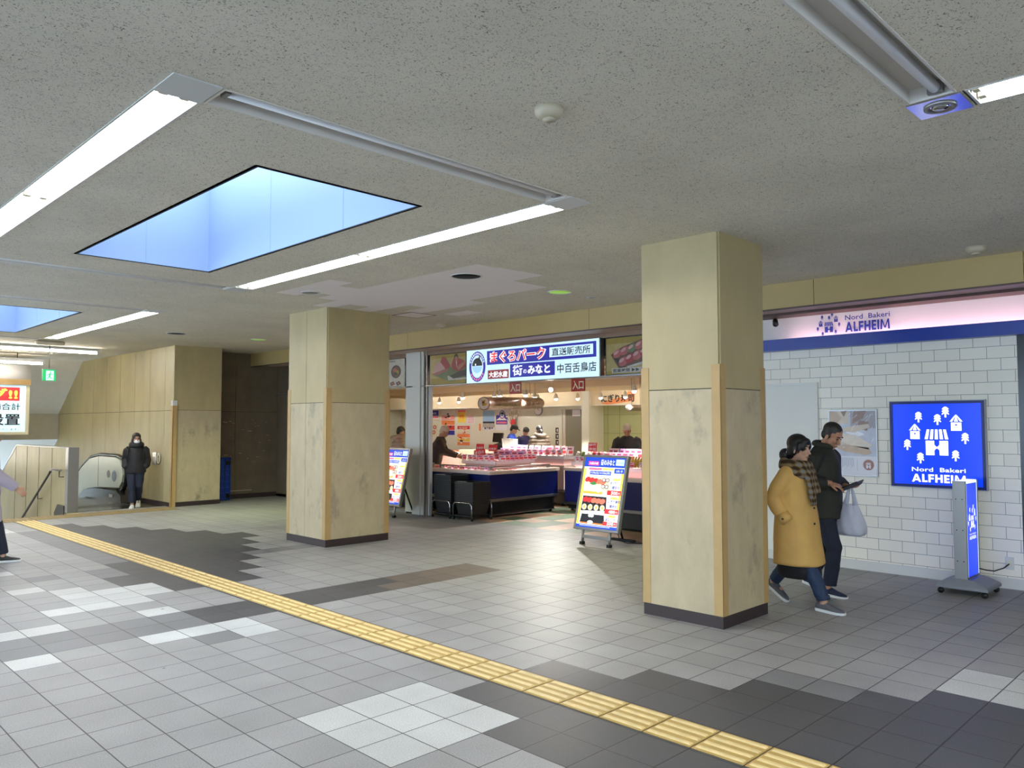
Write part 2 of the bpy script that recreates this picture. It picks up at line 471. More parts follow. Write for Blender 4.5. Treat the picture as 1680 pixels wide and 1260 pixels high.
STAIR_Y = 16.05
def build_floor():
    me = bpy.data.meshes.new('floor')
    v = []; f = []; mi = []; uv = []; tint = []
    names = ['tile_grey', 'tile_mid', 'tile_dark', 'tile_light', 'tile_brown', 'tile_pink', 'tile_green', 'deep_black']
    rnd = random.Random(3)
    def q(x0, x1, y0, y1, mt, t):
        n = len(v); v.extend([(x0, y0, 0), (x1, y0, 0), (x1, y1, 0), (x0, y1, 0)]); f.append((n, n+1, n+2, n+3))
        mi.append(names.index(mt)); uv.extend([(0, 0), (1, 0), (1, 1), (0, 1)]); tint.append(t)
    for i in range(-34, 31):
        x0, x1 = tx(i), tx(i+1)
        if x0 >= 9.2: break
        x1 = min(x1, 9.2)
        for j in range(-34, 57):
            y0, y1 = ty(j), ty(j+1)
            if y0 > 16.8: continue
            y1 = min(y1, 16.8)
            if y1 > STAIR_Y:
                if x0 < 1.2: pass
                elif x0 < 4.7:
                    if y0 >= STAIR_Y: continue
                    y1 = STAIR_Y
                elif x0 < 6.35:
                    if y0 >= 16.3: continue
                    y1 = min(y1, 16.35)
            q(x0, x1, y0, y1, kind_of(i, j), 1+rnd.uniform(-0.06, 0.06))
    # shop floor: large warm tiles with scattered green ones
    rnd = random.Random(11)
    green = {(0, 1), (1, 2), (1, 0), (3, 1), (0, 4), (2, 5), (5, 3), (4, 0), (0, -2), (2, -3)}
    for i in range(0, 18):
        for j in range(-10, 30):
            x0 = 9.2+0.45*i; y0 = 8.65+0.45*j
            if y0 < 5.0 or y0 > 22.4 or x0 > 17.0: continue
            mt = 'tile_green' if (i, j) in green or rnd.random() < 0.08 else 'tile_pink'
            q(x0, min(x0+0.45, 17.0), y0, y0+0.45, mt, 1+rnd.uniform(-0.08, 0.08))
    me.from_pydata(v, [], f)
    for n in names: me.materials.append(M[n])
    me.polygons.foreach_set('material_index', mi)
    ul = me.uv_layers.new(name='tile')
    for k, c in enumerate(uv): ul.data[k].uv = c
    at = me.attributes.new('tint', 'FLOAT', 'FACE')
    at.data.foreach_set('value', tint)
    me.update()
    o = bpy.data.objects.new('floor', me); COL.objects.link(o)
    return tag(o, 'concourse floor of grey square tiles with dark and pale patches', None, None, 'structure')
build_floor()
# slab that gives the floor its thickness at the stair edge
b = B(); b.box(-10, 4.6, -10, STAIR_Y, -0.35, -0.004, 'cream_panel'); b.box(4.6, 9.2, -10, 16.34, -0.35, -0.004, 'cream_panel'); b.box(6.4, 17, 16.34, 22.5, -0.35, -0.004, 'cream_panel'); b.box(9.2, 17, 5, 16.34, -0.35, -0.004, 'cream_panel')
tag(b.build('floor_slab'), 'edge of the floor slab above the stairs', None, None, 'structure')

# yellow guiding strip
def paving(name, label, loc, x0, x1, y0, y1, bars, mt):
    b = B()
    nx = max(1, round((x1-x0)/0.3)); ny = max(1, round((y1-y0)/0.3))
    for a in range(nx):
        for c in range(ny):
            u0, u1 = x0+(x1-x0)*a/nx, x0+(x1-x0)*(a+1)/nx
            w0, w1 = y0+(y1-y0)*c/ny, y0+(y1-y0)*(c+1)/ny
            b.box(u0+.002, u1-.002, w0+.005, w1-.005, 0.0005, 0.004, mt)
            if bars:
                for k in range(4):
                    cx = u0+(u1-u0)*(k+.5)/4
                    p = [(cx-.017, w0+.014, .004), (cx+.017, w0+.014, .004), (cx+.017, w1-.014, .004), (cx-.017, w1-.014, .004)]
                    t = [(cx-.009, w0+.022, .011), (cx+.009, w0+.022, .011), (cx+.009, w1-.022, .011), (cx-.009, w1-.022, .011)]
                    b.add(p+t, [(4, 5, 6, 7), (0, 1, 5, 4), (1, 2, 6, 5), (2, 3, 7, 6), (3, 0, 4, 7)], mt+'_ridge')
            else:
                for k in range(5):
                    for l in range(5):
                        cx = u0+(u1-u0)*(k+.5)/5; cy = w0+(w1-w0)*(l+.5)/5
                        b.tube([(cx, cy, .004), (cx, cy, .009)], [.016, .009], mt, 6)
    return single(b, name, label, 'tactile paving', loc)
mat('tactile', rgb(190, 158, 90), 0.55, var=0.12, vscale=9)
mat('tactile_ridge', rgb(226, 200, 140), 0.5, var=0.15, vscale=12)
mat('tactile_worn', rgb(158, 136, 92), 0.5, var=0.35, vscale=7)
paving('tactile_paving', 'long yellow strip of ribbed tactile tiles running across the grey floor', (3.69, 3, 0), tx(11)+0.02, tx(12)-0.015, ty(-14), ty(51), True, 'tactile')
paving('tactile_paving', 'worn yellow band of studded tactile tiles before the stairs and escalator', (5, 15.76, 0), 2.3, 6.36, 15.47, 16.04, False, 'tactile_worn')

# ================================================================== ceiling
LX = ((1.385, 1.615), (4.135, 4.37))            # the two lines of lamps
SKX = (2.285, 3.535)                            # skylights between them
MODS = (-11.7, -3.92, 3.7, 11.4)                        # start of each lamp bay along y (period 7.7)
patches = [(4.68, 4.97, 7.5, 8.72), (4.97, 5.26, 7.78, 8.4), (5.26, 5.55, 5.74, 8.72), (5.55, 5.84, 5.7, 9.33),
           (5.84, 6.17, 5.68, 8.9), (6.17, 6.46, 6.14, 9.33), (6.46, 6.75, 6.14, 8.4), (6.75, 7.05, 7.5, 8.9), (7.34, 7.63, 8.2, 8.72)]
def build_ceiling():
    holes = [(SKX[0], SKX[1], y, y+3.52) for y in (-3.2, 4.5, 12.2)]
    for m in MODS:
        for a in LX: holes.append((a[0], a[1], m+0.08, m+5.0))
        holes.append((LX[0][1]+.01, LX[1][0]-.01, m-0.15, m+0.07)); holes.append((LX[0][1]+.01, LX[1][0]-.01, m+5.02, m+5.24))
    xs = sorted(set([-10, 9.2]+[q for h in holes+patches for q in h[:2]])); ys = sorted(set([-12, 21.76]+[q for h in holes+patches for q in h[2:]]))
    b = B()
    for i in range(len(xs)-1):
        for j in range(len(ys)-1):
            cx, cy = (xs[i]+xs[i+1])/2, (ys[j]+ys[j+1])/2
            ins = lambda L: any(h[0] < cx < h[1] and h[2] < cy < h[3] for h in L)
            if ins(holes): continue
            b.quad((xs[i], ys[j], CEIL), (xs[i], ys[j+1], CEIL), (xs[i+1], ys[j+1], CEIL), (xs[i+1], ys[j], CEIL), 'ceil_patch' if ins(patches) else 'ceiling_board')
    me = b.mesh('ceiling', recalc=False)
    o = bpy.data.objects.new('ceiling', me); COL.objects.link(o)
    tag(o, 'grey mineral board ceiling with smoother replaced panels', None, None, 'structure')
    b = B()
    # roof deck above the boards, open over the skylights
    x0, x1 = SKX
    for (a0, a1, c0, c1) in [(-10, x0-.05, -12, 22), (x1+.05, 17.2, -12, 22)]+[(x0-.05, x1+.05, q, r) for q, r in ((-12, -3.25), (.37, 4.45), (8.07, 12.15), (15.77, 22))]:
        b.box(a0, a1, c0, c1, 3.42, 3.5, 'white_paint')
    tag(b.build('roof_slab'), 'roof slab above the ceiling boards', None, None, 'structure')
build_ceiling()

def skylight(n, y0, label):
    x0, x1 = SKX; y1 = y0+3.52; z0, z1 = CEIL, 4.32; w = .03
    b = B()
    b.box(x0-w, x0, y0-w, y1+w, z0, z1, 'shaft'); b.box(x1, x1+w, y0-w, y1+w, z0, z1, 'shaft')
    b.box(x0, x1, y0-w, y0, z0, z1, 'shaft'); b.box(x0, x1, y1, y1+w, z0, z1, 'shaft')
    o = b.build('window_%d' % n, None, ((x0+x1)/2, (y0+y1)/2, z0)); tag(o, label, None, None, 'structure')
    e = B()         # dark edge round the opening and the joints of the lining
    for a in ((x0-.008, x0+.001, y0-.008, y1+.008), (x1-.001, x1+.008, y0-.008, y1+.008), (x0, x1, y0-.008, y0+.001), (x0, x1, y1-.001, y1+.008)):
        e.box(a[0], a[1], a[2], a[3], z0-.003, z0+.004, 'black_edge')
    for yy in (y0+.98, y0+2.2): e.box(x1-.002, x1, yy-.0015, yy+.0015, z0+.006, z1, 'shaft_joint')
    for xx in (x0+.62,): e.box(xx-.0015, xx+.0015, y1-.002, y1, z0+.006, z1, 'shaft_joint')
    e.build('window_frame', o)
    portal('skylight_portal', ((x0+x1)/2, (y0+y1)/2, z1), (0, 0, 0), x1-x0, y1-y0)
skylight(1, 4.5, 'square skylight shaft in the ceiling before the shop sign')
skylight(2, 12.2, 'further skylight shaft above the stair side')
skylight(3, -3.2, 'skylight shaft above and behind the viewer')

# lamps along y (lit) and the unlit troughs across
def trough(b, x0, x1, y0, y1, along_y, mt, depth=0.11):
    z = CEIL
    b.box(x0, x1, y0, y1, z+depth, z+depth+.01, mt)
    b.box(x0, x0+.012, y0, y1, z-.004, z+depth, mt); b.box(x1-.012, x1, y0, y1, z-.004, z+depth, mt)
    b.box(x0+.012, x1-.012, y0, y0+.012, z-.004, z+depth, mt); b.box(x0+.012, x1-.012, y1-.012, y1, z-.004, z+depth, mt)
def lit_lamp(k, m, label, group=None):
    x0, x1 = LX[k]; y0, y1 = m+0.09, m+4.99; cx = (x0+x1)/2; cy = (y0+y1)/2
    t = thing('fluorescent_light', label, 'ceiling light', (cx, cy, CEIL), group=group)
    h = B(); trough(h, x0, x1, y0, y1, True, 'enamel'); h.build('housing', t)
    for s in (-.05, .05):
        for (a, c) in ((y0+.05, (y0+y1)/2-.03), ((y0+y1)/2+.03, y1-.05)):
            g = B(); g.cyl((cx+s, a, CEIL+.045), (cx+s, c, CEIL+.045), .0165, 'tube_on', 12); g.build('lamp_tube', t)
            for e, d in ((a, -1), (c, 1)):
                g2 = B(); g2.box(cx+s-.022, cx+s+.022, min(e, e+d*.03), max(e, e+d*.03), CEIL+.006, CEIL+.108, 'cap_cream'); g2.build('lamp_holder', t)
    return t
lit_lamp(0, 3.7, 'bright fluorescent strip running out of the picture beside the nearer skylight')
lit_lamp(1, 3.7, 'long bright fluorescent strip above the tall fish shop pillar, beyond the skylight')
lit_lamp(1, 11.4, 'shorter looking bright fluorescent strip above the stair side')
lit_lamp(1, -3.92, 'bright fluorescent strip starting at the blue reflecting end plate')
lit_lamp(0, 11.4, 'bright fluorescent strip over the stairs, outside the picture')
lit_lamp(0, -3.92, 'bright fluorescent strip behind the viewer')
lit_lamp(0, -11.7, 'bright fluorescent strip far behind the viewer')
lit_lamp(1, -11.7, 'bright fluorescent strip far behind the viewer, on the shop side')
def dark_lamp(y0, label):
    y1 = y0+.22; x0, x1 = LX[0][1]+.01, LX[1][0]-.01; cy = (y0+y1)/2
    t = thing('fluorescent_light', label, 'ceiling light', ((x0+x1)/2, cy, CEIL))
    h = B(); trough(h, x0, x1, y0, y1, False, 'trough_dim', .062); h.build('housing', t)
    g = B(); g.cyl((x0+.06, cy-.03, CEIL+.025), (x1-.06, cy-.03, CEIL+.025), .026, 'tube_off', 14); g.build('lamp_tube', t)
    for xx, d in ((x0+.06, -1), (x1-.06, 1)):
        g2 = B(); g2.box(min(xx, xx+d*.025), max(xx, xx+d*.025), cy-.065, cy+.005, CEIL+.002, CEIL+.06, 'grey_plastic'); g2.build('lamp_holder', t)
dark_lamp(3.55, 'unlit fluorescent trough between the two bright strips, before the skylight')
dark_lamp(8.72, 'thin looking unlit trough just beyond the nearer skylight')
dark_lamp(11.25, 'unlit trough before the further skylight, at the shorter bright strip')
dark_lamp(16.42, 'unlit trough beyond the further skylight near the exit sign')
dark_lamp(1.1, 'large unlit fluorescent trough overhead leading to the blue reflecting plate')
# corner plates joining the troughs
def plate(x, y, label):
    b = B(); b.box(x[0], x[1], y[0], y[1], CEIL-.006, CEIL+.0, 'enamel')
    return single(b, 'trough_corner_plate', label, 'metal plate', ((x[0]+x[1])/2, (y[0]+y[1])/2, CEIL))
plate(LX[0], (3.54, 3.785), 'square metal plate at the top corner of the large bright strip')
plate(LX[1], (3.54, 3.785), 'square metal plate joining unlit trough and bright strip near the pillars')
plate(LX[1], (8.70, 8.96), 'square metal plate at the far end of the long bright strip')
plate(LX[1], (11.24, 11.485), 'square metal plate at the near end of the further bright strip')
t = thing('emergency_light_plate', 'metal plate with a round emergency lamp, reflecting blue', 'emergency light', (4.25, 1.21, CEIL))
b = B(); b.box(LX[1][0], LX[1][1], 1.09, 1.335, CEIL-.008, CEIL, 'plate_metal'); b.build('plate', t)
b = B(); c = (4.25, 1.21)
b.rings([[Vector((c[0]+r*math.cos(a), c[1]+r*math.sin(a), z)) for a in [2*math.pi*k/24 for k in range(24)]] for r, z in ((.075, CEIL-.008), (.075, CEIL-.016), (.055, CEIL-.016), (.045, CEIL-.008))], 'grey_metal', cap=False); b.build('lamp_ring', t)
b = B(); b.ball((c[0], c[1], CEIL-.012), (.04, .04, .012), 'chrome'); b.build('lamp_bulb', t)

# detectors, speakers, downlights, hatch
def detector(x, y, label, s=1.0):
    t = thing('smoke_detector', label, 'smoke detector', (x, y, CEIL))
    b = B(); b.tube([(x, y, CEIL), (x, y, CEIL-.03*s), (x, y, CEIL-.05*s)], [.075*s, .072*s, .05*s], 'beige_plastic', 20); b.build('body', t)
    b = B(); b.tube([(x, y, CEIL-.05*s), (x, y, CEIL-.062*s)], [.03*s, .034*s], 'beige_plastic', 16); b.build('sensor_head', t)
detector(2.893, 2.62, 'large looking beige smoke detector overhead in the middle of the ceiling')
detector(7.93, 2.0, 'beige smoke detector near the beam above the bakery wall', 1.1)
detector(8.07, 9.64, 'beige smoke detector near the beam above the fish shop pillar', 1.1)
def ring_light(name, x, y, r, inner, label, cat, power=0, col=None):
    t = thing(name, label, cat, (x, y, CEIL))
    b = B()
    A = [2*math.pi*k/28 for k in range(28)]
    b.rings([[Vector((x+q*math.cos(a), y+q*math.sin(a), z)) for a in A] for q, z in ((r+.015, CEIL), (r+.012, CEIL-.008), (r, CEIL-.008), (r-.006, CEIL-.002))], 'enamel', cap=False); b.build('rim', t)
    b = B(); b.tube([(x, y, CEIL-.003), (x, y, CEIL-.0015)], [r-.004, r-.004], inner, 28); b.build('lens', t)
    if power:
        l = bpy.data.lights.new('downlight_lamp', 'AREA'); l.shape = 'DISK'; l.size = r*1.8; l.energy = power; l.color = col; l.spread = 1.9
        o = bpy.data.objects.new('downlight_lamp', l); COL.objects.link(o); o.location = (0, 0, -.012); o.parent = t
mat('green_lens', rgb(150, 190, 60), 0.3, emit=0.55, ecol=rgb(150, 205, 60))
ring_light('ceiling_opening', 5.61, 6.29, .16, 'deep_black', 'black round opening of a missing downlight between the two pillars', 'downlight')
ring_light('ceiling_opening', 5.58, 13.9, .16, 'deep_black', 'black round opening of a missing downlight near the escalator wall', 'downlight')
ring_light('downlight', 7.09, 6.26, .135, 'green_lens', 'glowing green downlight above the shop entrance', 'downlight', 17, (0.94, 1.0, 0.45))
ring_light('downlight', 7.083, 13.82, .135, 'green_lens', 'glowing green downlight above the dark recess', 'downlight', 30, (0.86, 1.0, 0.5))
ring_light('ceiling_speaker', 4.98, 8.42, .10, 'grey_plastic', 'small grey round speaker set in a pale ceiling panel', 'speaker')
ring_light('ceiling_sprinkler', 7.69, 6.25, .05, 'grey_plastic', 'small brown fitting on the ceiling beside the nearer pillar', 'sprinkler')
b = B()
for a in ((6.87, 7.34, 8.885, 8.9), (6.87, 7.34, 9.325, 9.34), (6.87, 6.885, 8.9, 9.325), (7.325, 7.34, 8.9, 9.325)): b.box(a[0], a[1], a[2], a[3], CEIL-.004, CEIL, 'brown_trim')
b.box(6.885, 7.325, 8.9, 9.325, CEIL-.002, CEIL+.002, 'ceil_patch')
single(b, 'access_hatch', 'square access hatch in the ceiling beside the fish shop pillar', 'hatch', (7.1, 9.1, CEIL))

# ================================================================== pillars
def panel_face(b, O, R, w, seams, mt, z0=.1, zs=1.95, z1=CEIL, g=.0035, low=None):
    f = Face(O, R); us = [0]+list(seams)+[w]
    for i in range(len(us)-1):
        for a, c in ((z0, zs), (zs, z1)):
            f.slab(b, us[i]+g*(i > 0), us[i+1]-g*(i < len(us)-2), a+g*(a == zs), c-g*(c == zs), low if low and a == z0 else mt, 0, .016)
def pillar(x0, x1, y0, y1, label, seam_left=None, seed=0):
    t = thing('pillar', label, None, ((x0+x1)/2, (y0+y1)/2, 0), kind='structure')
    b = B(); b.box(x0, x1, y0, y1, 0, CEIL, 'panel_gap')
    b.build('core', t)
    b = B()
    panel_face(b, (x0, y1, 0), (0, -1, 0), y1-y0, seam_left or [], 'pillar_panel', low='pillar_low')
    panel_face(b, (x0, y0, 0), (1, 0, 0), x1-x0, [], 'pillar_panel', low='pillar_low')
    panel_face(b, (x1, y0, 0), (0, 1, 0), y1-y0, seam_left or [], 'pillar_panel', low='pillar_low')
    panel_face(b, (x1, y1, 0), (-1, 0, 0), x1-x0, [], 'pillar_panel', low='pillar_low')
    b.build('cladding', t)
    e = .02
    for px, sx in ((x0, -1), (x1, 1)):
        for py, sy in ((y0, -1), (y1, 1)):
            g = B(); a, c = px+sx*e, py+sy*e; w = .085
            g.box(min(a, a-sx*w), max(a, a-sx*w), min(c, c-sy*.006), max(c, c-sy*.006), .1, 2.15, 'ochre')
            g.box(min(a, a-sx*.006), max(a, a-sx*.006), min(c, c-sy*w), max(c, c-sy*w), .1, 2.15, 'ochre')
            g.build('corner_guard', t, bevel=.002)
    g = B(); k = .012
    g.box(x0-k, x1+k, y0-k, y1+k, 0, .1, 'skirting'); g.build('skirting', t)
pillar(5.78, 6.79, 9.31, 10.31, 'square cream pillar left of the fish shop entrance', [.48])
pillar(5.77, 6.50, 3.35, 4.10, 'nearer square cream pillar hiding the joint of the two shops')
# ================================================================== right side: beam and facade
b = B()
for y0, y1 in ((-3, 1.737), (1.743, 3.717), (3.723, 6.9), (6.906, 11.0), (11.006, 16.8)): b.box(8.43, 8.48, y0, y1, 2.965, CEIL, 'fascia')
b.box(8.48, 9.2, -3, 16.8, 2.985, CEIL, 'pinkish'); b.box(8.43, 8.49, -3, 16.8, 2.955, 2.966, 'brown_trim')
tag(b.build('trim_1'), 'long tan beam under the ceiling above both shops', None, None, 'structure')
b = B(); b.box(8.93, 9.2, -3, 5.6, 2.955, 2.99, 'brown_trim')
tag(b.build('trim_2'), 'brown soffit edge above the pink bakery band', None, None, 'structure')

# bakery front
b = B(); b.box(9.2, 9.4, 1.98, 5.6, 0, 2.56, 'white_brick')
tag(b.build('wall_right'), 'white brick bakery wall', None, None, 'structure')
b = B(); b.box(9.183, 9.2, 1.98, 4.03, 0, .105, 'white_paint')
tag(b.build('baseboard_right'), 'white skirting along the bakery wall', None, None, 'structure')
b = B(); b.box(9.178, 9.2, 4.03, 4.06, 0, 2.15, 'door_white'); b.box(9.178, 9.2, 4.06, 5.0, 2.12, 2.15, 'door_white'); b.box(9.19, 9.2, 4.063, 5.0, 0.11, 2.117, 'door_white'); b.box(9.187, 9.2, 4.063, 5.0, 0, .108, 'white_paint')
tag(b.build('door_1'), 'plain white door in the bakery wall behind the pillar', None, None, 'structure')
b = B(); b.box(9.25, 9.4, -3, 5.6, 2.56, 2.985, 'white_paint')
tag(b.build('wall_right_upper'), 'pale lit band above the bakery', None, None, 'structure')
b = B(); b.box(9.06, 9.25, -3, 5.6, 2.545, 2.56, 'ledge_blue'); b.box(9.06, 9.075, -3, 5.6, 2.56, 2.685, 'ledge_blue')
tag(b.build('trim_3'), 'blue ledge under the pink lit band', None, None, 'structure')
mat('led_pink', (1.0, 0.5, 0.5), 0.5, emit=45.0, ecol=(1.0, 0.56, 0.58))
b = B(); b.box(9.10, 9.125, -2.9, 4.35, 2.562, 2.572, 'led_pink')
single(b, 'light_strip', 'pink light strip lying in the blue ledge', 'light strip', (9.11, 1, 2.56))
# dark doorway of the bakery
b = B(); b.box(9.2, 9.25, -3, 1.98, 0, 2.545, 'black_gloss')
tag(b.build('door_2'), 'dark opening at the right end of the bakery wall', None, None, 'structure')
b = B(); b.box(8.43, 9.6, -3.1, -3.0, 0, CEIL, 'cream_panel')
b.box(-10, 9.6, -12.2, -12.0, 0, CEIL, 'cream_panel')  # unseen wall added to block blue sky light from behind the viewer
tag(b.build('wall_front'), 'end walls beyond the picture, the one behind the viewer added', None, None, 'structure')
# dividing pier behind the nearer pillar
b = B(); b.box(9.2, 17.1, 4.9, 5.0, 0, 3.42, 'cream_panel'); b.box(9.1, 9.22, 5.6, 6.3, 0, 2.985, 'cream_panel')
tag(b.build('wall_partition'), 'wall between bakery and fish shop', None, None, 'structure')

# ================================================================== left: escalator wall, recess, stairs
t = thing('wall_left', 'cream panelled wall beside the escalator', None, (6.4, 16, 0), kind='structure')
b = B(); b.box(6.42, 7.37, 16.02, 16.9, 0, CEIL, 'panel_gap'); b.box(6.42, 6.6, 16.9, 30, -4, CEIL, 'panel_gap'); b.build('core', t)
b = B()
f = Face((6.42, 30, 0), (0, -1, 0)); ys = [15.995, 16.47, 17.27, 18.14, 19.06, 19.96, 20.88, 21.79, 22.7, 23.6, 24.5, 25.4, 26.3, 27.2, 28.1, 29, 30]
for i in range(len(ys)-1):
    for z0, z1 in ((-4 if ys[i] > 19 else .08, 1.93), (1.936, CEIL)): f.slab(b, 30-ys[i+1]+.005, 30-ys[i]-.005*(i > 0), z0, z1-.003, 'cream_panel', 0, .018)
panel_face(b, (6.402, 16.02, 0), (1, 0, 0), .985, [], 'pillar_panel', .09, 1.94, low='pillar_low')
b.build('cladding', t)
b = B(); b.box(6.375, 6.383, 15.975, 16.06, 0, 2.03, 'ochre'); b.box(6.375, 6.46, 15.975, 15.983, 0, 2.03, 'ochre'); b.build('corner_guard', t)
b = B(); b.box(6.37, 6.46, 15.97, 16.06, 2.03, 2.13, 'white_paint'); b.build('guard_cap', t)
b = B(); b.box(6.46, 7.39, 15.99, 16.02, 0, .09, 'skirting'); b.box(6.39, 6.42, 16.06, 19.5, 0, .08, 'skirting'); b.build('skirting', t)
t = thing('wall_recess', 'dark scuffed wall panel in the recess behind the blue dollies', None, (8.3, 16.8, 0), kind='structure')
b = B(); b.box(7.37, 9.3, 16.82, 16.95, 0, CEIL, 'panel_gap'); b.box(7.36, 7.39, 16.02, 16.82, 0, CEIL, 'dark_panel'); b.build('core', t)
b = B(); panel_face(b, (7.39, 16.82, 0), (1, 0, 0), 1.81, [.7], 'dark_panel', .1, 1.93)
b.build('cladding', t)
b = B(); b.box(7.39, 9.2, 16.79, 16.82, 0, .1, 'skirting'); b.build('skirting', t)
b = B()
rnd = random.Random(5)
for k in range(26):
    x = rnd.uniform(7.55, 8.9); z = rnd.uniform(.75, 1.75); w = rnd.uniform(.02, .1)
    b.box(x, x+w, 16.7995, 16.8035, z, z+rnd.uniform(.004, .014), 'pinkish')
b.box(7.9, 8.5, 16.7995, 16.8035, .165, .18, 'pinkish')
b.build('scratches', t)

# sloping soffit, bulkhead, lower ceiling over the stairs
b = B()
xa, xb = 1.2, 6.42
b.prism([(xa, 21.76, CEIL), (xa, 23.7, 1.93), (xa, 23.7, 1.25), (xa, 23.85, 1.25), (xa, 23.85, 2.0), (xa, 21.9, CEIL+.15), (xa, 21.76, CEIL+.15)], (xb-xa, 0, 0), 'plaster')
tag(b.build('ceiling_stair'), 'sloping plastered soffit and bulkhead over the stairs', None, None, 'structure')
b = B(); b.prism([(xa, 23.7, 1.25), (xa, 30, -2.4), (xa, 30, -2.2), (xa, 23.85, 1.4)], (xb-xa, 0, 0), 'white_paint')
tag(b.build('ceiling_stair_lower'), 'lower sloping ceiling further down the stairs', None, None, 'structure')
b = B(); b.box(1.2, 1.4, 16.06, 30, -5, CEIL, 'cream_panel'); b.box(1.2, 6.6, 30, 30.2, -5, CEIL, 'cream_panel')  # unseen walls added to keep sky light off the stairs and parapet
tag(b.build('wall_stair'), 'added enclosing wall of the stairs, outside the picture', None, None, 'structure')
# stairs going down and away
b = B()
for k in range(24): b.box(1.4, 4.6, STAIR_Y+.3*k, STAIR_Y+.3*(k+1)+.01, -.35-.16*(k+1), -.16*(k+1), 'cream_panel')
tag(b.build('stairs_floor'), 'stairs going down behind the floor edge', None, None, 'structure')
# parapet between stairs and escalator
t = thing('parapet', 'low cream parapet wall with a steel end post between stairs and escalator', None, (4.68, 18, 0), kind='structure')
b = B()
b.prism([(4.61, 16.5, -.3), (4.61, 16.5, 1.2), (4.61, 20.05, 1.19), (4.61, 26, -2.0), (4.61, 26, -4)], (.16, 0, 0), 'cream_panel'); b.build('cladding', t)
b = B()
b.prism([(4.6, 16.5, 1.2), (4.6, 16.5, 1.22), (4.6, 20.06, 1.21), (4.6, 20.05, 1.19)], (.18, 0, 0), 'grey_metal')
b.prism([(4.6, 20.05, 1.19), (4.6, 20.06, 1.21), (4.6, 26, -1.98), (4.6, 26, -2.0)], (.18, 0, 0), 'grey_metal'); b.build('coping', t)
b = B(); b.box(4.597, 4.783, 16.33, 16.5, 0, 1.222, 'grey_metal'); b.build('end_post', t, bevel=.004)
b = B()
for yy in (17.4, 18.3, 19.2, 20.1): b.box(4.606, 4.611, yy-.003, yy+.003, -3, 1.19, 'panel_gap')
b.prism([(4.606, 16.5, .12), (4.606, 16.5, .128), (4.606, 22, -2.8), (4.606, 22, -2.808)], (.005, 0, 0), 'panel_gap')
b.build('panel_joint', t)
b = B(); b.prism([(4.6, 16.5, 0), (4.6, 16.5, .12), (4.6, 16.9, .12), (4.6, 17.1, -.05), (4.6, 17.1, -.3), (4.6, 16.5, -.3)], (-.015, 0, 0), 'skirting'); b.build('skirting', t)
t = thing('handrail', 'dark sloping handrail on steel brackets along the parapet', 'handrail', (4.53, 16.6, .79))
b = B(); b.tube([(4.53, 17.15, .765), (4.53, 17.25, .70), (4.53, 19.2, -.36), (4.53, 22, -1.9)], .021, 'skirting', 10); b.build('rail', t)
b = B(); b.tube([(4.53, 16.55, .79), (4.53, 17.05, .79), (4.53, 17.16, .762)], .022, 'steel', 10); b.build('rail_end', t)
for yy, z in ((16.62, .79), (18.0, .29)):
    b = B(); b.tube([(4.53, yy, z-.02), (4.53, yy, z-.13), (4.61, yy, z-.13)], .009, 'dark_steel', 8); b.build('bracket', t)
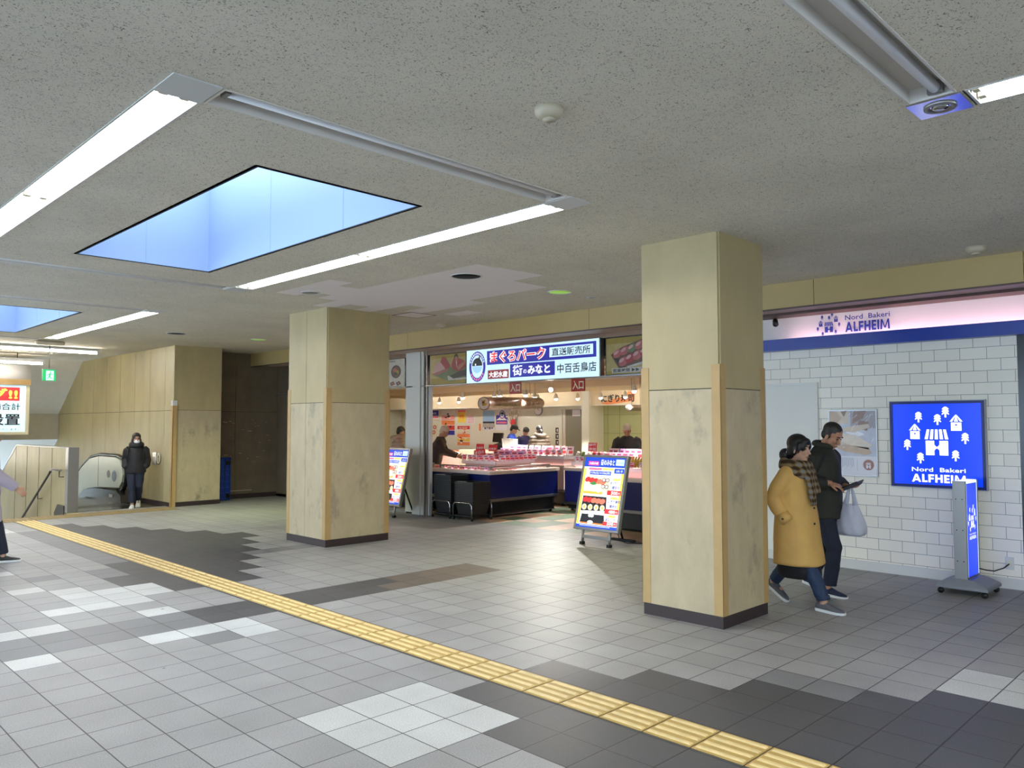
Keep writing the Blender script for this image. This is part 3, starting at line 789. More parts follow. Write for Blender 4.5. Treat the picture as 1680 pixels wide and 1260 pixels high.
# landing plate and escalator
def escalator():
    t = thing('landing_plate', 'shiny dark steel floor plate at the foot of the escalator wall', 'floor plate', (5.5, 17.0, 0))
    b = B(); b.box(4.785, 6.38, 16.34, 17.5, -.05, .004, 'dark_steel'); b.build('plate', t)
    b = B()
    for k in range(4): b.box(4.95, 6.0, 17.0+.13*k, 17.05+.13*k, .004, .007, 'steel')
    b.build('ribs', t)
    t = thing('escalator', 'escalator with grey green balustrade and black handrail going down beside the panelled wall', 'escalator', (5.5, 18.6, 0))
    b = B(); b.box(4.785, 6.38, 17.51, 18.95, -.05, .004, 'dark_steel'); b.build('comb_plate', t)
    # balustrade panel on the wall side
    mat('balustrade', rgb(196, 202, 180), 0.3, var=0.05)
    x0, x1 = 6.05, 6.17
    out = [(17.95, .30), (17.80, .42), (17.74, .58), (17.80, .76), (17.95, .88), (18.2, .93), (19.3, .93), (19.9, .86), (20.5, .62), (23, -.85), (23, -1.5), (20.6, -.06), (20.0, .17), (19.3, .24), (18.6, .27)]
    b = B(); b.prism([(x0, y, z) for y, z in out], (x1-x0, 0, 0), 'balustrade'); b.build('balustrade_panel', t)
    # handrail loop
    path = [(6.11, 18.25, .22), (6.11, 17.9, .24), (6.11, 17.72, .36), (6.11, 17.66, .56), (6.11, 17.72, .78), (6.11, 17.9, .92), (6.11, 18.2, .975), (6.11, 19.3, .975), (6.11, 19.95, .90), (6.11, 20.55, .66), (6.11, 23, -.8)]
    b = B(); b.tube(path, .035, 'black_gloss', 10, flat=1.3); b.build('handrail', t)
    b = B(); b.prism([(x0-.09, y, z) for y, z in ((17.55, 0), (17.6, .16), (18.0, .24), (19.3, .22), (20.0, .15), (20.9, -.3), (20.9, -.5), (19.8, 0))], (.33, 0, 0), 'dark_steel'); b.build('skirt', t)
    b = B(); b.box(x0-.1, x0-.092, 18.05, 18.25, .085, .15, 'enamel'); b.build('skirt_light', t)
    b = B(); f = Face((x0, 18.6, .56), (0, -1, 0))
    f.disc(b, .0, 0, .11, .085, 'grey_plastic', .003); f.disc(b, .35, -.03, .155, .125, 'grey_metal', .003); f.disc(b, .35, -.03, .13, .105, 'dark_steel', .005)
    b.build('pictogram', t)
    b = B()
    b.box(x0-.003, x0, 19.28, 19.286, .25, .93, 'panel_gap'); b.build('panel_joint', t)
    # comb and steps
    b = B()
    for k in range(9): b.box(4.95, 6.0, 18.95+.4*k, 19.36+.4*k, -.3-.2*max(0, k-1), -.02-.2*max(0, k-1), 'dark_steel')
    b.build('steps', t)
    # stair side balustrade, mostly behind the parapet
    b = B(); b.prism([(4.86, y, z-.02) for y, z in out], (.05, 0, 0), 'balustrade'); b.build('balustrade_panel', t)
escalator()
# plates on the wall
t = thing('sign_plate', 'round white arrow sign on the wall beside the escalator', 'sign', (6.4, 16.72, .94))
f = Face((6.4, 16.72, .94), (0, -1, 0))
b = B(); f.disc(b, 0, 0, .12, .12, 'dark_steel', .004); f.disc(b, 0, 0, .105, .105, 'cap_cream', .006); b.build('disc', t)
b = B(); f.rect(b, -.012, .012, -.07, .05, 'dark_steel', .008); f.poly(b, [(-.04, .03), (.04, .03), (0, .085)], 'dark_steel', .008); b.build('arrow', t)
b = B(); f.slab(b, -.30, -.10, -.13, .13, 'steel', .001, .012)
single(b, 'metal_plate', 'small steel plate on the cream wall beside the round arrow sign', 'metal plate', (6.4, 16.95, .94))
# ================================================================== bakery signs
mat('lit_blue', rgb(0, 16, 110), 0.3, emit=1.0, ecol=(0.0, 0.05, 1.0))
mat('lit_white', rgb(250, 250, 250), 0.3, emit=0.95, ecol=(1, 1, 1))
mat('lit_edge', rgb(225, 240, 255), 0.3, emit=1.3, ecol=(0.75, 0.9, 1))
mat('sign_navy', rgb(14, 28, 100), 0.4)
mat('navy_letters', rgb(26, 40, 132), 0.4)
mat('sign_frame', rgb(12, 32, 110), 0.35)
mat('sign_back', rgb(170, 172, 176), 0.5)

def heavy(f, b, u, v, h, mt, w, d):
    """the bakery's heavy upright capitals, w wide and h high"""
    L = [[(0, 0), (.24, 0), (.62, 1), (.38, 1)], [(.76, 0), (1.0, 0), (.62, 1), (.38, 1)], [(.25, .18), (.75, .18), (.69, .38), (.31, .38)]], \
        [[(1.12, 0), (1.36, 0), (1.36, 1), (1.12, 1)], [(1.36, 0), (1.70, 0), (1.70, .22), (1.36, .22)]], \
        [[(1.80, 0), (2.04, 0), (2.04, 1), (1.80, 1)], [(2.04, .78), (2.42, .78), (2.42, 1), (2.04, 1)], [(2.04, .38), (2.38, .38), (2.38, .60), (2.04, .60)]], \
        [[(2.54, 0), (2.78, 0), (2.78, 1), (2.54, 1)], [(3.10, 0), (3.34, 0), (3.34, 1), (3.10, 1)], [(2.78, .39), (3.10, .39), (3.10, .61), (2.78, .61)]], \
        [[(3.48, 0), (3.72, 0), (3.72, 1), (3.48, 1)], [(3.72, .79), (4.08, .79), (4.08, 1), (3.72, 1)], [(3.72, .39), (4.04, .39), (4.04, .60), (3.72, .60)], [(3.72, 0), (4.08, 0), (4.08, .21), (3.72, .21)]], \
        [[(4.20, 0), (4.44, 0), (4.44, 1), (4.20, 1)]], \
        [[(4.56, 0), (4.80, 0), (4.86, 1), (4.66, 1)], [(5.56, 0), (5.80, 0), (5.70, 1), (5.50, 1)], [(4.72, 1), (4.86, 1), (5.26, .12), (5.10, .12)], [(5.50, 1), (5.64, 1), (5.26, .12), (5.10, .12)]]
    for i, g in enumerate(L):
        for j, q in enumerate(g): f.poly(b, [(u+x/5.8*w, v+y*h) for x, y in q], mt, d+.0002*j)
def tree_pts(cx, cy, s):
    """little fir: three stepped boughs over a trunk; s = height"""
    L = [(0, .5), (.10, .47), (.29, .30), (.27, .22), (.12, .27), (.30, .09), (.28, .0), (.12, .06), (.32, -.17), (.29, -.26), (.075, -.13), (.075, -.5)]
    return [(cx+x*s, cy+y*s) for x, y in L]+[(cx-x*s, cy+y*s) for x, y in reversed(L)]
def house(f, b, u, v, w, h, mt, hole, d):
    """w wide house with its roof; (u, v) = middle of its foot"""
    f.rect(b, u-w*.4, u+w*.4, v, v+h*.52, mt, d)
    f.disc(b, u, v+h*.36, w*.08, w*.075, hole, d+.001, 14)
    f.poly(b, [(u-w*.12, v+h*.93), (u, v+h), (u+w*.12, v+h*.93)], mt, d)
    for a0, a1, c0, c1 in ((-.12, -.05, -.5, -.28), (-.035, .035, -.16, .16), (.05, .12, .28, .5)):
        f.poly(b, [(u+a0*w, v+h*.92), (u+a1*w, v+h*.92), (u+c1*w, v+h*.57), (u+c0*w, v+h*.57)], mt, d)
def shop_mark(f, b, u, v, s, mt, hole, d, detail=True):
    """striped awning over an H shaped front; s = width of the awning, (u, v) = middle of the foot"""
    for k in range(5):
        t0, t1 = -.5+k*.2+.02, -.5+k*.2+.155
        f.poly(b, [(u+t0*s*.8, v+s*1.1), (u+t1*s*.8, v+s*1.1), (u+t1*s, v+s*.68), (u+t0*s, v+s*.68)], mt, d)
    w, h = s*.44, s*.62
    arc = lambda cx, cy, r, a0, a1: [(cx+r*math.cos(math.radians(a0+(a1-a0)*k/8)), cy+r*math.sin(math.radians(a0+(a1-a0)*k/8))) for k in range(9)]
    # left half, right half and the bar between, leaving round notches above and below
    f.rect(b, u-w, u-s*.1, v, v+h, mt, d); f.rect(b, u+s*.1, u+w, v, v+h, mt, d)
    top = [(u-s*.1, v+h*.62)]+[(u-s*.1+.2*s*k/8, v+h*.74-s*.1*math.sin(math.pi*k/8)) for k in range(9)]
    bot = [(u+s*.1-.2*s*k/8, v+h*.32+s*.09*math.sin(math.pi*k/8)) for k in range(9)]
    f.poly(b, [(u-s*.1, v+h*.74)]+top[1:]+bot, mt, d)
def bakery_logo(f, b, u, v, s, mt, hole, d):
    """village of little houses and firs; s = width of the whole, (u, v) its middle"""
    k = s/.60
    for x, y in ((-.182, .193), (.006, .166), (.085, .245), (.267, -.032), (-.302, -.107), (-.172, -.248), (.172, -.215)):
        f.poly(b, tree_pts(u+x*k, v+y*k, .115*k), mt, d)
    house(f, b, u-.222*k, v-.045*k, .12*k, .165*k, mt, hole, d)
    house(f, b, u+.185*k, v+.047*k, .125*k, .17*k, mt, hole, d)
    shop_mark(f, b, u-.006*k, v-.215*k, .25*k, mt, hole, d)

# lightbox on the brick wall
t = thing('lightbox_sign', 'large glowing blue square bakery sign on the white brick wall', 'sign', (9.19, 2.737, 1.438))
f = Face((9.2, 3.2, .975), (0, -1, 0)); W_, H_ = .925, .922
b = B(); f.slab(b, 0, W_, 0, H_, 'sign_frame', 0, .05)
for a in ((0, W_, 0, .028), (0, W_, H_-.028, H_), (0, .028, .028, H_-.028), (W_-.028, W_, .028, H_-.028)): f.slab(b, *a, 'sign_frame', .05, .062)
for a in ((-.008, W_+.008, -.008, 0), (-.008, W_+.008, H_, H_+.008), (-.008, 0, 0, H_), (W_, W_+.008, 0, H_)): f.slab(b, *a, 'sign_back', 0, .052)
b.build('frame', t)
b = B(); f.rect(b, .028, W_-.028, .028, H_-.028, 'lit_blue', .052); b.build('lit_panel', t)
b = B()
bakery_logo(f, b, .475, .56, .60, 'lit_white', 'lit_blue', .054)
f.text(b, 'Nord  Bakeri', .213, .168, .045, 'lit_white', .525, .054, bold=.012)
heavy(f, b, .212, .055, .085, 'lit_white', .53, .054)
b.build('lettering', t)

# logo and letters on the pink band
t = thing('bakery_lettering', 'small dark blue bakery logo and letters on the pink lit band', 'sign', (9.24, 3.58, 2.82))
f = Face((9.25, 4.04, 2.68), (0, -1, 0))
b = B(); bakery_logo(f, b, .145, .155, .27, 'navy_letters', 'pinkish', .02); b.build('logo', t)
b = B(); f.text(b, 'Nord  Bakeri', .335, .185, .058, 'navy_letters', .50, .02, bold=.01)
heavy(f, b, .335, .045, .115, 'navy_letters', .50, .02); b.build('lettering', t)
t = thing('spotlight', 'small dark spotlight on a bracket at the left end of the pink band', 'spotlight', (9.1, 4.5, 2.92))
b = B(); b.tube([(9.1, 4.5, 2.95), (9.1, 4.5, 2.91)], .01, 'black', 8); b.build('stem', t)
b = B(); b.tube([(9.13, 4.52, 2.93), (9.06, 4.48, 2.87)], [.03, .035], 'black', 12); b.build('head', t)

# poster beside the door
mat('poster_white', rgb(214, 210, 214), 0.2)
for n, c in dict(bread_a=(206, 186, 160), bread_b=(186, 156, 124), bread_c=(222, 206, 184), crust=(126, 84, 56), cloth=(190, 190, 202), shade_b=(150, 140, 140), logo_brown=(150, 88, 60), print_grey=(150, 152, 172), gloss_white=(236, 234, 240)).items(): mat(n, rgb(*c), 0.25, var=0.12, vscale=14)
t = thing('poster', 'framed poster of sliced bread under shiny film, beside the white door', 'poster', (9.19, 3.63, 1.44))
f = Face((9.2, 3.912, 1.055), (0, -1, 0)); pw, ph = .555, .765
b = B(); f.slab(b, 0, pw, 0, ph, 'steel', 0, .018); b.build('frame', t, bevel=.003)
b = B(); g = .012
f.rect(b, g, pw-g, g, ph-g, 'poster_white', .0195)
f.rect(b, g, pw-g, .23, ph-g, 'cloth', .020)
f.rect(b, .02, .24, .60, ph-.02, 'bread_a', .0205); f.rect(b, .262, .54, .55, ph-.02, 'shade_b', .0205)
f.poly(b, [(.02, .75), (.10, .74), (.17, .67), (.10, .60), (.02, .63)], 'bread_b', .021)
f.poly(b, [(.30, .74), (.44, .75), (.40, .66), (.28, .60)], 'crust', .021); f.poly(b, [(.15, .74), (.22, .75), (.19, .68)], 'crust', .021)
for pts, m_ in (([(.03, .34), (.20, .28), (.44, .245), (.50, .27), (.46, .33), (.20, .36)], 'bread_b'), ([(.06, .44), (.24, .36), (.46, .31), (.50, .36), (.32, .47), (.14, .50)], 'bread_c'),
                ([(.12, .52), (.30, .50), (.48, .56), (.46, .60), (.24, .57)], 'bread_a'), ([(.08, .40), (.26, .32), (.42, .30), (.28, .38), (.12, .44)], 'bread_a'), ([(.33, .54), (.45, .52), (.47, .62), (.36, .64)], 'crust'), ([(.20, .50), (.34, .45), (.42, .48), (.30, .54)], 'gloss_white'),
                ([(.30, .29), (.44, .255), (.47, .285), (.36, .31)], 'crust')):
    f.poly(b, pts, m_, .0215+.0002*len(pts))
rnd = random.Random(2)
for k in range(16):     # creases of the film
    u = rnd.uniform(.05, .5); v = rnd.uniform(.30, .72); a = rnd.uniform(.4, 1.4); l = rnd.uniform(.03, .09)
    f.poly(b, [(u, v), (u+l*math.cos(a), v+l*math.sin(a)), (u+l*math.cos(a)+.006, v+l*math.sin(a)-.003)], 'gloss_white', .0235)
for k in range(14): f.rect(b, .05+.018*k, .055+.018*k, .10+.012*(k % 3), .21, 'print_grey', .0205)
f.rect(b, .33, .333, .06, .20, 'shade_b', .0205)
b.build('picture', t)
b = B(); f.disc(b, .455, .135, .06, .06, 'logo_brown', .021); shop_mark(f, b, .455, .095, .06, 'poster_white', 'logo_brown', .022); b.build('round_logo', t)

# socket and cable, standing sign
t = thing('power_outlet', 'white wall socket low on the brick wall at the right', 'power outlet', (9.2, 2.1, .255))
f = Face((9.2, 2.14, .19), (0, -1, 0))
b = B(); f.slab(b, 0, .075, 0, .125, 'enamel', 0, .01); b.build('cover', t, bevel=.003)
b = B(); f.slab(b, .02, .055, .035, .09, 'cap_cream', .01, .035); b.build('plug', t)
b = B(); b.tube([(9.165, 2.10, .25), (9.12, 2.14, .21), (9.03, 2.2, .185), (8.97, 2.26, .195), (8.94, 2.32, .21)], .006, 'black', 8)
CORD1 = b

def standing_sign():
    t = thing('standing_sign', 'narrow silver edged glowing blue sign on a wheeled grey base', 'sign', (8.7, 2.34, 0))
    x0, x1, y0, y1 = 8.55, 8.97, 2.31, 2.425
    mat('stand_base', rgb(132, 134, 140), 0.45)
    b = B()
    R = []
    for k, (q, z) in enumerate(((0, .06), (.0, .085), (.012, .10))):
        R.append([Vector(p) for p in ((8.47+q, 2.12+q, z), (8.95-q, 2.12+q, z), (8.95-q, 2.58-q, z), (8.47+q, 2.58-q, z))])
    R.append([Vector(p) for p in ((8.53, 2.27, .15), (8.93, 2.27, .15), (8.93, 2.45, .15), (8.53, 2.45, .15))])
    b.rings(R, 'stand_base', smooth=False); b.build('base', t, bevel=.006)
    for px in (8.51, 8.91):
        for py in (2.16, 2.54):
            b = B(); b.cyl((px-.014, py, .028), (px+.014, py, .028), .028, 'black', 16); b.box(px-.006, px+.006, py-.012, py+.012, .03, .07, 'black'); b.build('caster', t)
    b = B(); b.box(x0-.004, x0+.03, y0, y1, .14, 1.095, 'grey_metal'); b.box(x1-.03, x1+.004, y0, y1, .14, 1.095, 'grey_metal'); b.box(x0, x1, y0+.005, y1-.005, .14, .17, 'grey_metal'); b.box(x0, x1, y0+.005, y1-.005, 1.065, 1.095, 'lit_edge'); b.build('frame', t, bevel=.004)
    for nm, O, R_, yy in (('lit_panel', (x0+.03, y0, .165), (1, 0, 0), y0), ('lit_panel', (x1-.03, y1, .165), (-1, 0, 0), y1)):
        f = Face(O, R_); w = x1-x0-.06
        b = B(); f.rect(b, 0, w, 0, .905, 'lit_blue', -.004); f.rect(b, 0, .012, 0, .905, 'lit_edge', -.003); f.rect(b, w-.012, w, 0, .905, 'lit_edge', -.003); lp = b.build(nm, t)
        b = B(); bakery_logo(f, b, w/2, .56, w*.72, 'lit_white', 'lit_blue', -.001)
        f.text(b, 'Nord  Bakeri', w*.2, .40, .016, 'lit_white', w*.6, -.001, bold=.01); heavy(f, b, w*.2, .355, .034, 'lit_white', w*.6, -.001); b.build('lettering', lp)
    for z in (.32, .62, .92):
        for yy in (y0+.03, y1-.03):
            b = B(); b.cyl((x0-.007, yy, z), (x0-.003, yy, z), .005, 'dark_steel', 10); b.build('screw', t)
    return t
SS = standing_sign()
tag(CORD1.build('power_cord', SS), 'thin black cord to the wall socket')

# ================================================================== fish shop signs
for n, c in dict(p_red=(206, 48, 52), p_navy=(40, 40, 140), p_maroon=(120, 34, 46), p_black=(28, 28, 34), p_sky=(150, 190, 226), p_blue=(30, 70, 190), p_yellow=(250, 220, 90), p_orange=(238, 128, 60),
                 p_cream=(240, 226, 190), p_pink=(240, 120, 150), p_green=(60, 130, 70), p_salmon=(236, 120, 96), p_white=(245, 245, 245), p_gold=(214, 176, 74), p_magenta=(214, 60, 150)).items():
    mat(n, rgb(*c), 0.4)
    mat('lit_'+n, rgb(*c), 0.4, emit=0.85, ecol=rgb(*c))
mat('lit_ice', rgb(196, 228, 238), 0.3, emit=0.85, ecol=rgb(200, 230, 240))
for n, c in dict(b_olive=(150, 128, 44), b_ochre=(168, 148, 92), b_red=(150, 46, 48), b_pale=(196, 150, 146), b_dark=(30, 34, 30), b_flesh=(170, 104, 84), b_green=(96, 110, 70), b_grey=(186, 180, 170), b_salmon=(166, 88, 84), b_brown=(96, 66, 48)).items(): mat(n, rgb(*c), 0.35, var=0.15, vscale=9)

SX = 9.05
def fish_emblem(f, b, u, v, ru, rv, d, pre='lit_'):
    f.disc(b, u, v, ru, rv, pre+'p_navy', d, 36); f.disc(b, u, v, ru*.72, rv*.74, 'lit_ice' if pre else 'p_white', d+.001, 36)
    f.poly(b, [(u+ru*.62*math.cos(t), v+rv*.05+rv*.52*math.sin(t)) for t in [math.pi*k/14 for k in range(15)]], pre+'p_black', d+.002)
    f.poly(b, [(u+ru*.6*math.cos(t), v+rv*.02-rv*.45*math.sin(t)) for t in [math.pi*k/14 for k in range(15)]], pre+'p_sky', d+.002)
    f.poly(b, [(u+ru*.1, v+rv*.5), (u+ru*.3, v+rv*.78), (u+ru*.36, v+rv*.42)], pre+'p_black', d+.002)
    f.disc(b, u-ru*.2, v+rv*.14, ru*.08, rv*.07, pre+'p_white', d+.003, 12)
    for k in range(12):
        a = math.pi*(.12+.76*k/11)
        f.rect(b, u-ru*.86*math.cos(a)-ru*.05, u-ru*.86*math.cos(a)+ru*.05, v+rv*.86*math.sin(a)-rv*.06, v+rv*.86*math.sin(a)+rv*.06, pre+'p_white', d+.002)
    for k in range(8):
        a = math.pi*(1.2+.6*k/7)
        f.rect(b, u-ru*.86*math.cos(a)-ru*.06, u-ru*.86*math.cos(a)+ru*.06, v+rv*.86*math.sin(a)-rv*.07, v+rv*.86*math.sin(a)+rv*.07, pre+'p_pink', d+.002)

b = B()
b.box(SX+.03, 9.2, 5.0, 15.5, 2.915, 2.985, 'soffit_wood'); b.box(9.06, 9.2, 5.0, 16.8, 2.34, 2.36, 'grey_metal')
tag(b.build('trim_4'), 'metal rail carrying the shop sign boards', None, None, 'structure')

t = thing('shop_signboard', 'wide lit white and blue fish shop signboard above the entrance', 'sign', (SX, 8.62, 2.63))
f = Face((SX, 10.13, 2.355), (0, -1, 0)); w, h = 2.91, .56
b = B(); f.slab(b, -.015, w+.015, -.012, h+.012, 'grey_metal', -.1, 0); b.build('casing', t, bevel=.004)
b = B(); f.rect(b, 0, w, 0, h, 'lit_ice', .002); b.build('lit_panel', t)
b = B(); fish_emblem(f, b, .27, .275, .205, .26, .004); b.build('emblem', t)
b = B()
f.rect(b, .51, 2.86, .29, .525, 'lit_p_navy', .004)
for k, (bo, m_, dd) in enumerate(((.075, 'lit_p_white', .006), (.018, 'lit_p_red', .008))):
    f.text(b, 'まぐろパーク', .61-(.03 if k == 0 else 0), .318-(.012 if k == 0 else 0), .185+(.024 if k == 0 else 0), m_, 1.22+(.06 if k == 0 else 0), dd, bold=bo)
f.rect(b, 1.93, 2.80, .335, .488, 'lit_ice', .006); f.text(b, '直送販売所', 1.98, .35, .122, 'lit_p_black', .77, .008, bold=.014)
f.text(b, '街ともにごちそう', .60, .225, .04, 'lit_p_sky', .40, .005)
f.rect(b, .53, 1.03, .05, .20, 'lit_p_maroon', .004); f.text(b, '大起水産', .56, .07, .105, 'lit_p_white', .44, .006, bold=.03)
f.rect(b, 1.06, 2.04, .055, .275, 'lit_p_navy', .004)
f.text(b, '街', 1.12, .08, .175, 'lit_p_white', .22, .006, bold=.02); f.text(b, 'の', 1.36, .11, .065, 'lit_p_white', .08, .006, bold=.02); f.text(b, 'みなと', 1.46, .09, .145, 'lit_p_white', .48, .006, bold=.04)
f.text(b, '中百舌鳥店', 2.09, .075, .15, 'lit_p_black', .77, .006, bold=.014)
b.build('lettering', t)

def photo_board(y_left, y_right, label, fill):
    t = thing('photo_board', label, 'sign', (SX+.02, (y_left+y_right)/2, 2.64))
    f = Face((SX+.02, y_left, 2.355), (0, -1, 0)); w = y_left-y_right
    b = B(); f.slab(b, 0, w, 0, .555, 'dark_steel', -.04, 0); b.build('backing', t)
    b = B(); fill(f, b, w, .555); b.build('picture', t)
def tuna(f, b, w, h):
    f.rect(b, .015, w-.015, .015, h-.015, 'b_olive', .002); f.rect(b, .015, w-.015, .12, h-.08, 'b_ochre', .003)
    f.poly(b, [(.05, .20), (.5, .30), (.98, .36), (.99, .10), (.55, .05)], 'b_green', .004)
    f.poly(b, [(.10, .21), (.18, .40), (.42, .43), (.52, .30)], 'b_pale', .005); f.poly(b, [(.30, .41), (.36, .51), (.45, .48), (.58, .32), (.48, .25)], 'b_red', .006)
    f.poly(b, [(.10, .20), (.52, .29), (.5, .24), (.12, .17)], 'b_salmon', .007)
    f.poly(b, [(.60, .34), (.66, .46), (.78, .46), (.95, .40), (.99, .30), (.82, .22), (.66, .25)], 'b_red', .005)
    f.disc(b, .73, .47, .055, .065, 'b_dark', .006); f.disc(b, .735, .44, .04, .05, 'b_flesh', .007); f.poly(b, [(.74, .30), (.96, .40), (.99, .36), (.80, .24)], 'b_flesh', .007); f.poly(b, [(.72, .40), (.76, .40), (.75, .28)], 'b_grey', .008)
    f.poly(b, [(.52, .14), (.85, .23), (1.0, .24), (1.0, .14), (.64, .10)], 'b_dark', .008); f.poly(b, [(.50, .15), (.53, .16), (.66, .10), (1.0, .11), (1.0, .08), (.52, .07)], 'b_grey', .009)
photo_board(11.16, 10.16, 'dark photo board of tuna blocks and a fish cutter in red', tuna)
def sushi(f, b, w, h):
    f.rect(b, .015, w-.015, .015, h-.015, 'b_olive', .002); f.rect(b, .015, w-.015, .06, h-.10, 'b_ochre', .003)
    f.poly(b, [(.10, .30), (.30, .40), (.80, .535), (w-.02, .535), (w-.02, .25), (.40, .115), (.24, .10)], 'b_brown', .004)
    f.poly(b, [(.12, .30), (.27, .105), (.30, .105), (.36, .12), (.16, .32)], 'b_dark', .005); f.poly(b, [(.38, .12), (.42, .10), (w-.02, .24), (w-.02, .28)], 'b_grey', .005)
    for k in range(6):
        x = .22+.13*k; y = .31+.034*k
        f.disc(b, x, y, .085, .055, 'b_green' if k % 3 == 2 else 'b_salmon', .006+.001*k, 18, .5); f.disc(b, x-.02, y+.015, .05, .022, 'b_pale', .0065+.001*k, 14, .5)
    for k in range(6):
        x = .33+.125*k; y = .19+.04*k
        f.disc(b, x, y, .09, .062, 'b_salmon' if k % 2 == 0 else 'b_red', .013+.001*k, 18, .5); f.disc(b, x-.03, y+.02, .05, .024, 'b_pale', .0135+.001*k, 14, .5)
    f.rect(b, .13, 1.0, .03, .10, 'b_grey', .02); f.text(b, '営業時間 ▶▶ 午前11時', .15, .04, .052, 'p_black', .80, .021, bold=.02)
photo_board(7.12, 5.9, 'dark photo board of a nigiri sushi tray with opening hours', sushi)
def bowls(f, b, w, h):
    f.rect(b, .015, w-.015, .015, h-.015, 'b_grey', .002)
    for k in range(3):
        u = w-.28-.55*k
        f.disc(b, u, .30, .155, .125, 'b_dark', .004); f.disc(b, u, .305, .125, .10, 'b_brown', .005); f.disc(b, u-.03, .33, .06, .04, 'b_salmon', .006); f.disc(b, u+.04, .29, .05, .04, 'b_olive', .006); f.disc(b, u-.01, .26, .06, .03, 'b_dark', .0065)
        f.text(b, '海鮮丼', u-.22, .48, .045, 'b_dark', .2, .004, bold=.01)
        for q in (-.13, .06): f.poly(b, [(u+q-.06, .09), (u+q+.05, .12), (u+q+.10, .06), (u+q-.02, .03)], 'b_brown' if q < 0 else 'b_dark', .004); f.disc(b, u+q+.02, .075, .035, .02, 'b_salmon', .005)
photo_board(13.4, 11.90, 'grey menu board with pictures of rice bowls left of the white post', bowls)

def entrance_sign(y, label):
    t = thing('entrance_sign', label, 'sign', (SX+.1, y, 2.25))
    f = Face((SX+.1, y+.135, 2.15), (0, -1, 0))
    b = B(); f.slab(b, 0, .27, 0, .20, 'p_sign_red', -.004, .004); b.build('board', t)
    b = B(); f.text(b, '入口', .025, .03, .135, 'p_cream', .22, .006, bold=.02); b.build('lettering', t)
    for u in (.05, .22):
        b = B(); b.tube([f.p(u, .195, 0), f.p(u, .225, 0)], .003, 'steel', 6); b.build('hanging_wire', t)
mat('p_sign_red', rgb(168, 44, 38), 0.4)
entrance_sign(9.05, 'red hanging entrance sign in the middle of the shop opening')
entrance_sign(7.71, 'red hanging entrance sign below the right part of the shop signboard')

# post and glass left of the entrance
b = B(); b.box(9.06, 9.2, 11.33, 11.86, 0, 2.985, 'white_paint'); b.box(9.03, 9.06, 11.40, 11.62, 0, 2.985, 'white_paint')
b.box(9.07, 9.2, 11.24, 11.27, 0, 2.985, 'grey_metal'); b.box(9.09, 9.18, 11.27, 11.33, 0, 2.985, 'brown_trim'); b.box(9.1, 9.17, 11.20, 11.24, 0, 2.35, 'enamel')
tag(b.build('wall_shop_post'), 'pale post left of the fish shop entrance', None, None, 'structure')
def glass_mat():
    nt, p, nd, L = nodes_of('glass_pane', 0.02)
    out = nt.nodes['Material Output']
    tr = nd('BsdfTransparent'); tr.inputs[0].default_value = (0.94, 0.96, 0.95, 1)
    gl = nd('BsdfGlossy'); gl.inputs['Roughness'].default_value = 0.02
    mx = nd('MixShader'); lw = nd('LayerWeight'); lw.inputs[0].default_value = .5; fr = nd('Math', operation='POWER', i1=4.0); L(lw.outputs['Facing'], fr.inputs[0])
    L(fr.outputs[0], mx.inputs[0]); L(tr.outputs[0], mx.inputs[1]); L(gl.outputs[0], mx.inputs[2]); L(mx.outputs[0], out.inputs[0])
glass_mat()
t = thing('window_4', 'glazed shop front left of the white post', None, (9.13, 14, 0), kind='structure')
b = B(); b.box(9.125, 9.135, 11.86, 15.2, .06, 2.34, 'glass_pane'); b.build('pane', t)
b = B(); b.box(9.1, 9.16, 11.86, 16.8, 0, .06, 'grey_metal'); b.box(9.1, 9.16, 11.86, 16.8, 2.34, 2.36, 'grey_metal')
for y in (13.6, 15.2): b.box(9.1, 9.16, y, y+.04, .06, 2.34, 'grey_metal')
b.build('window_frame', t)
b = B(); b.box(9.1, 9.2, 15.24, 16.82, 0, 2.985, 'dark_panel')
tag(b.build('wall_shop_end'), 'dark panel closing the shop front beside the recess', None, None, 'structure')

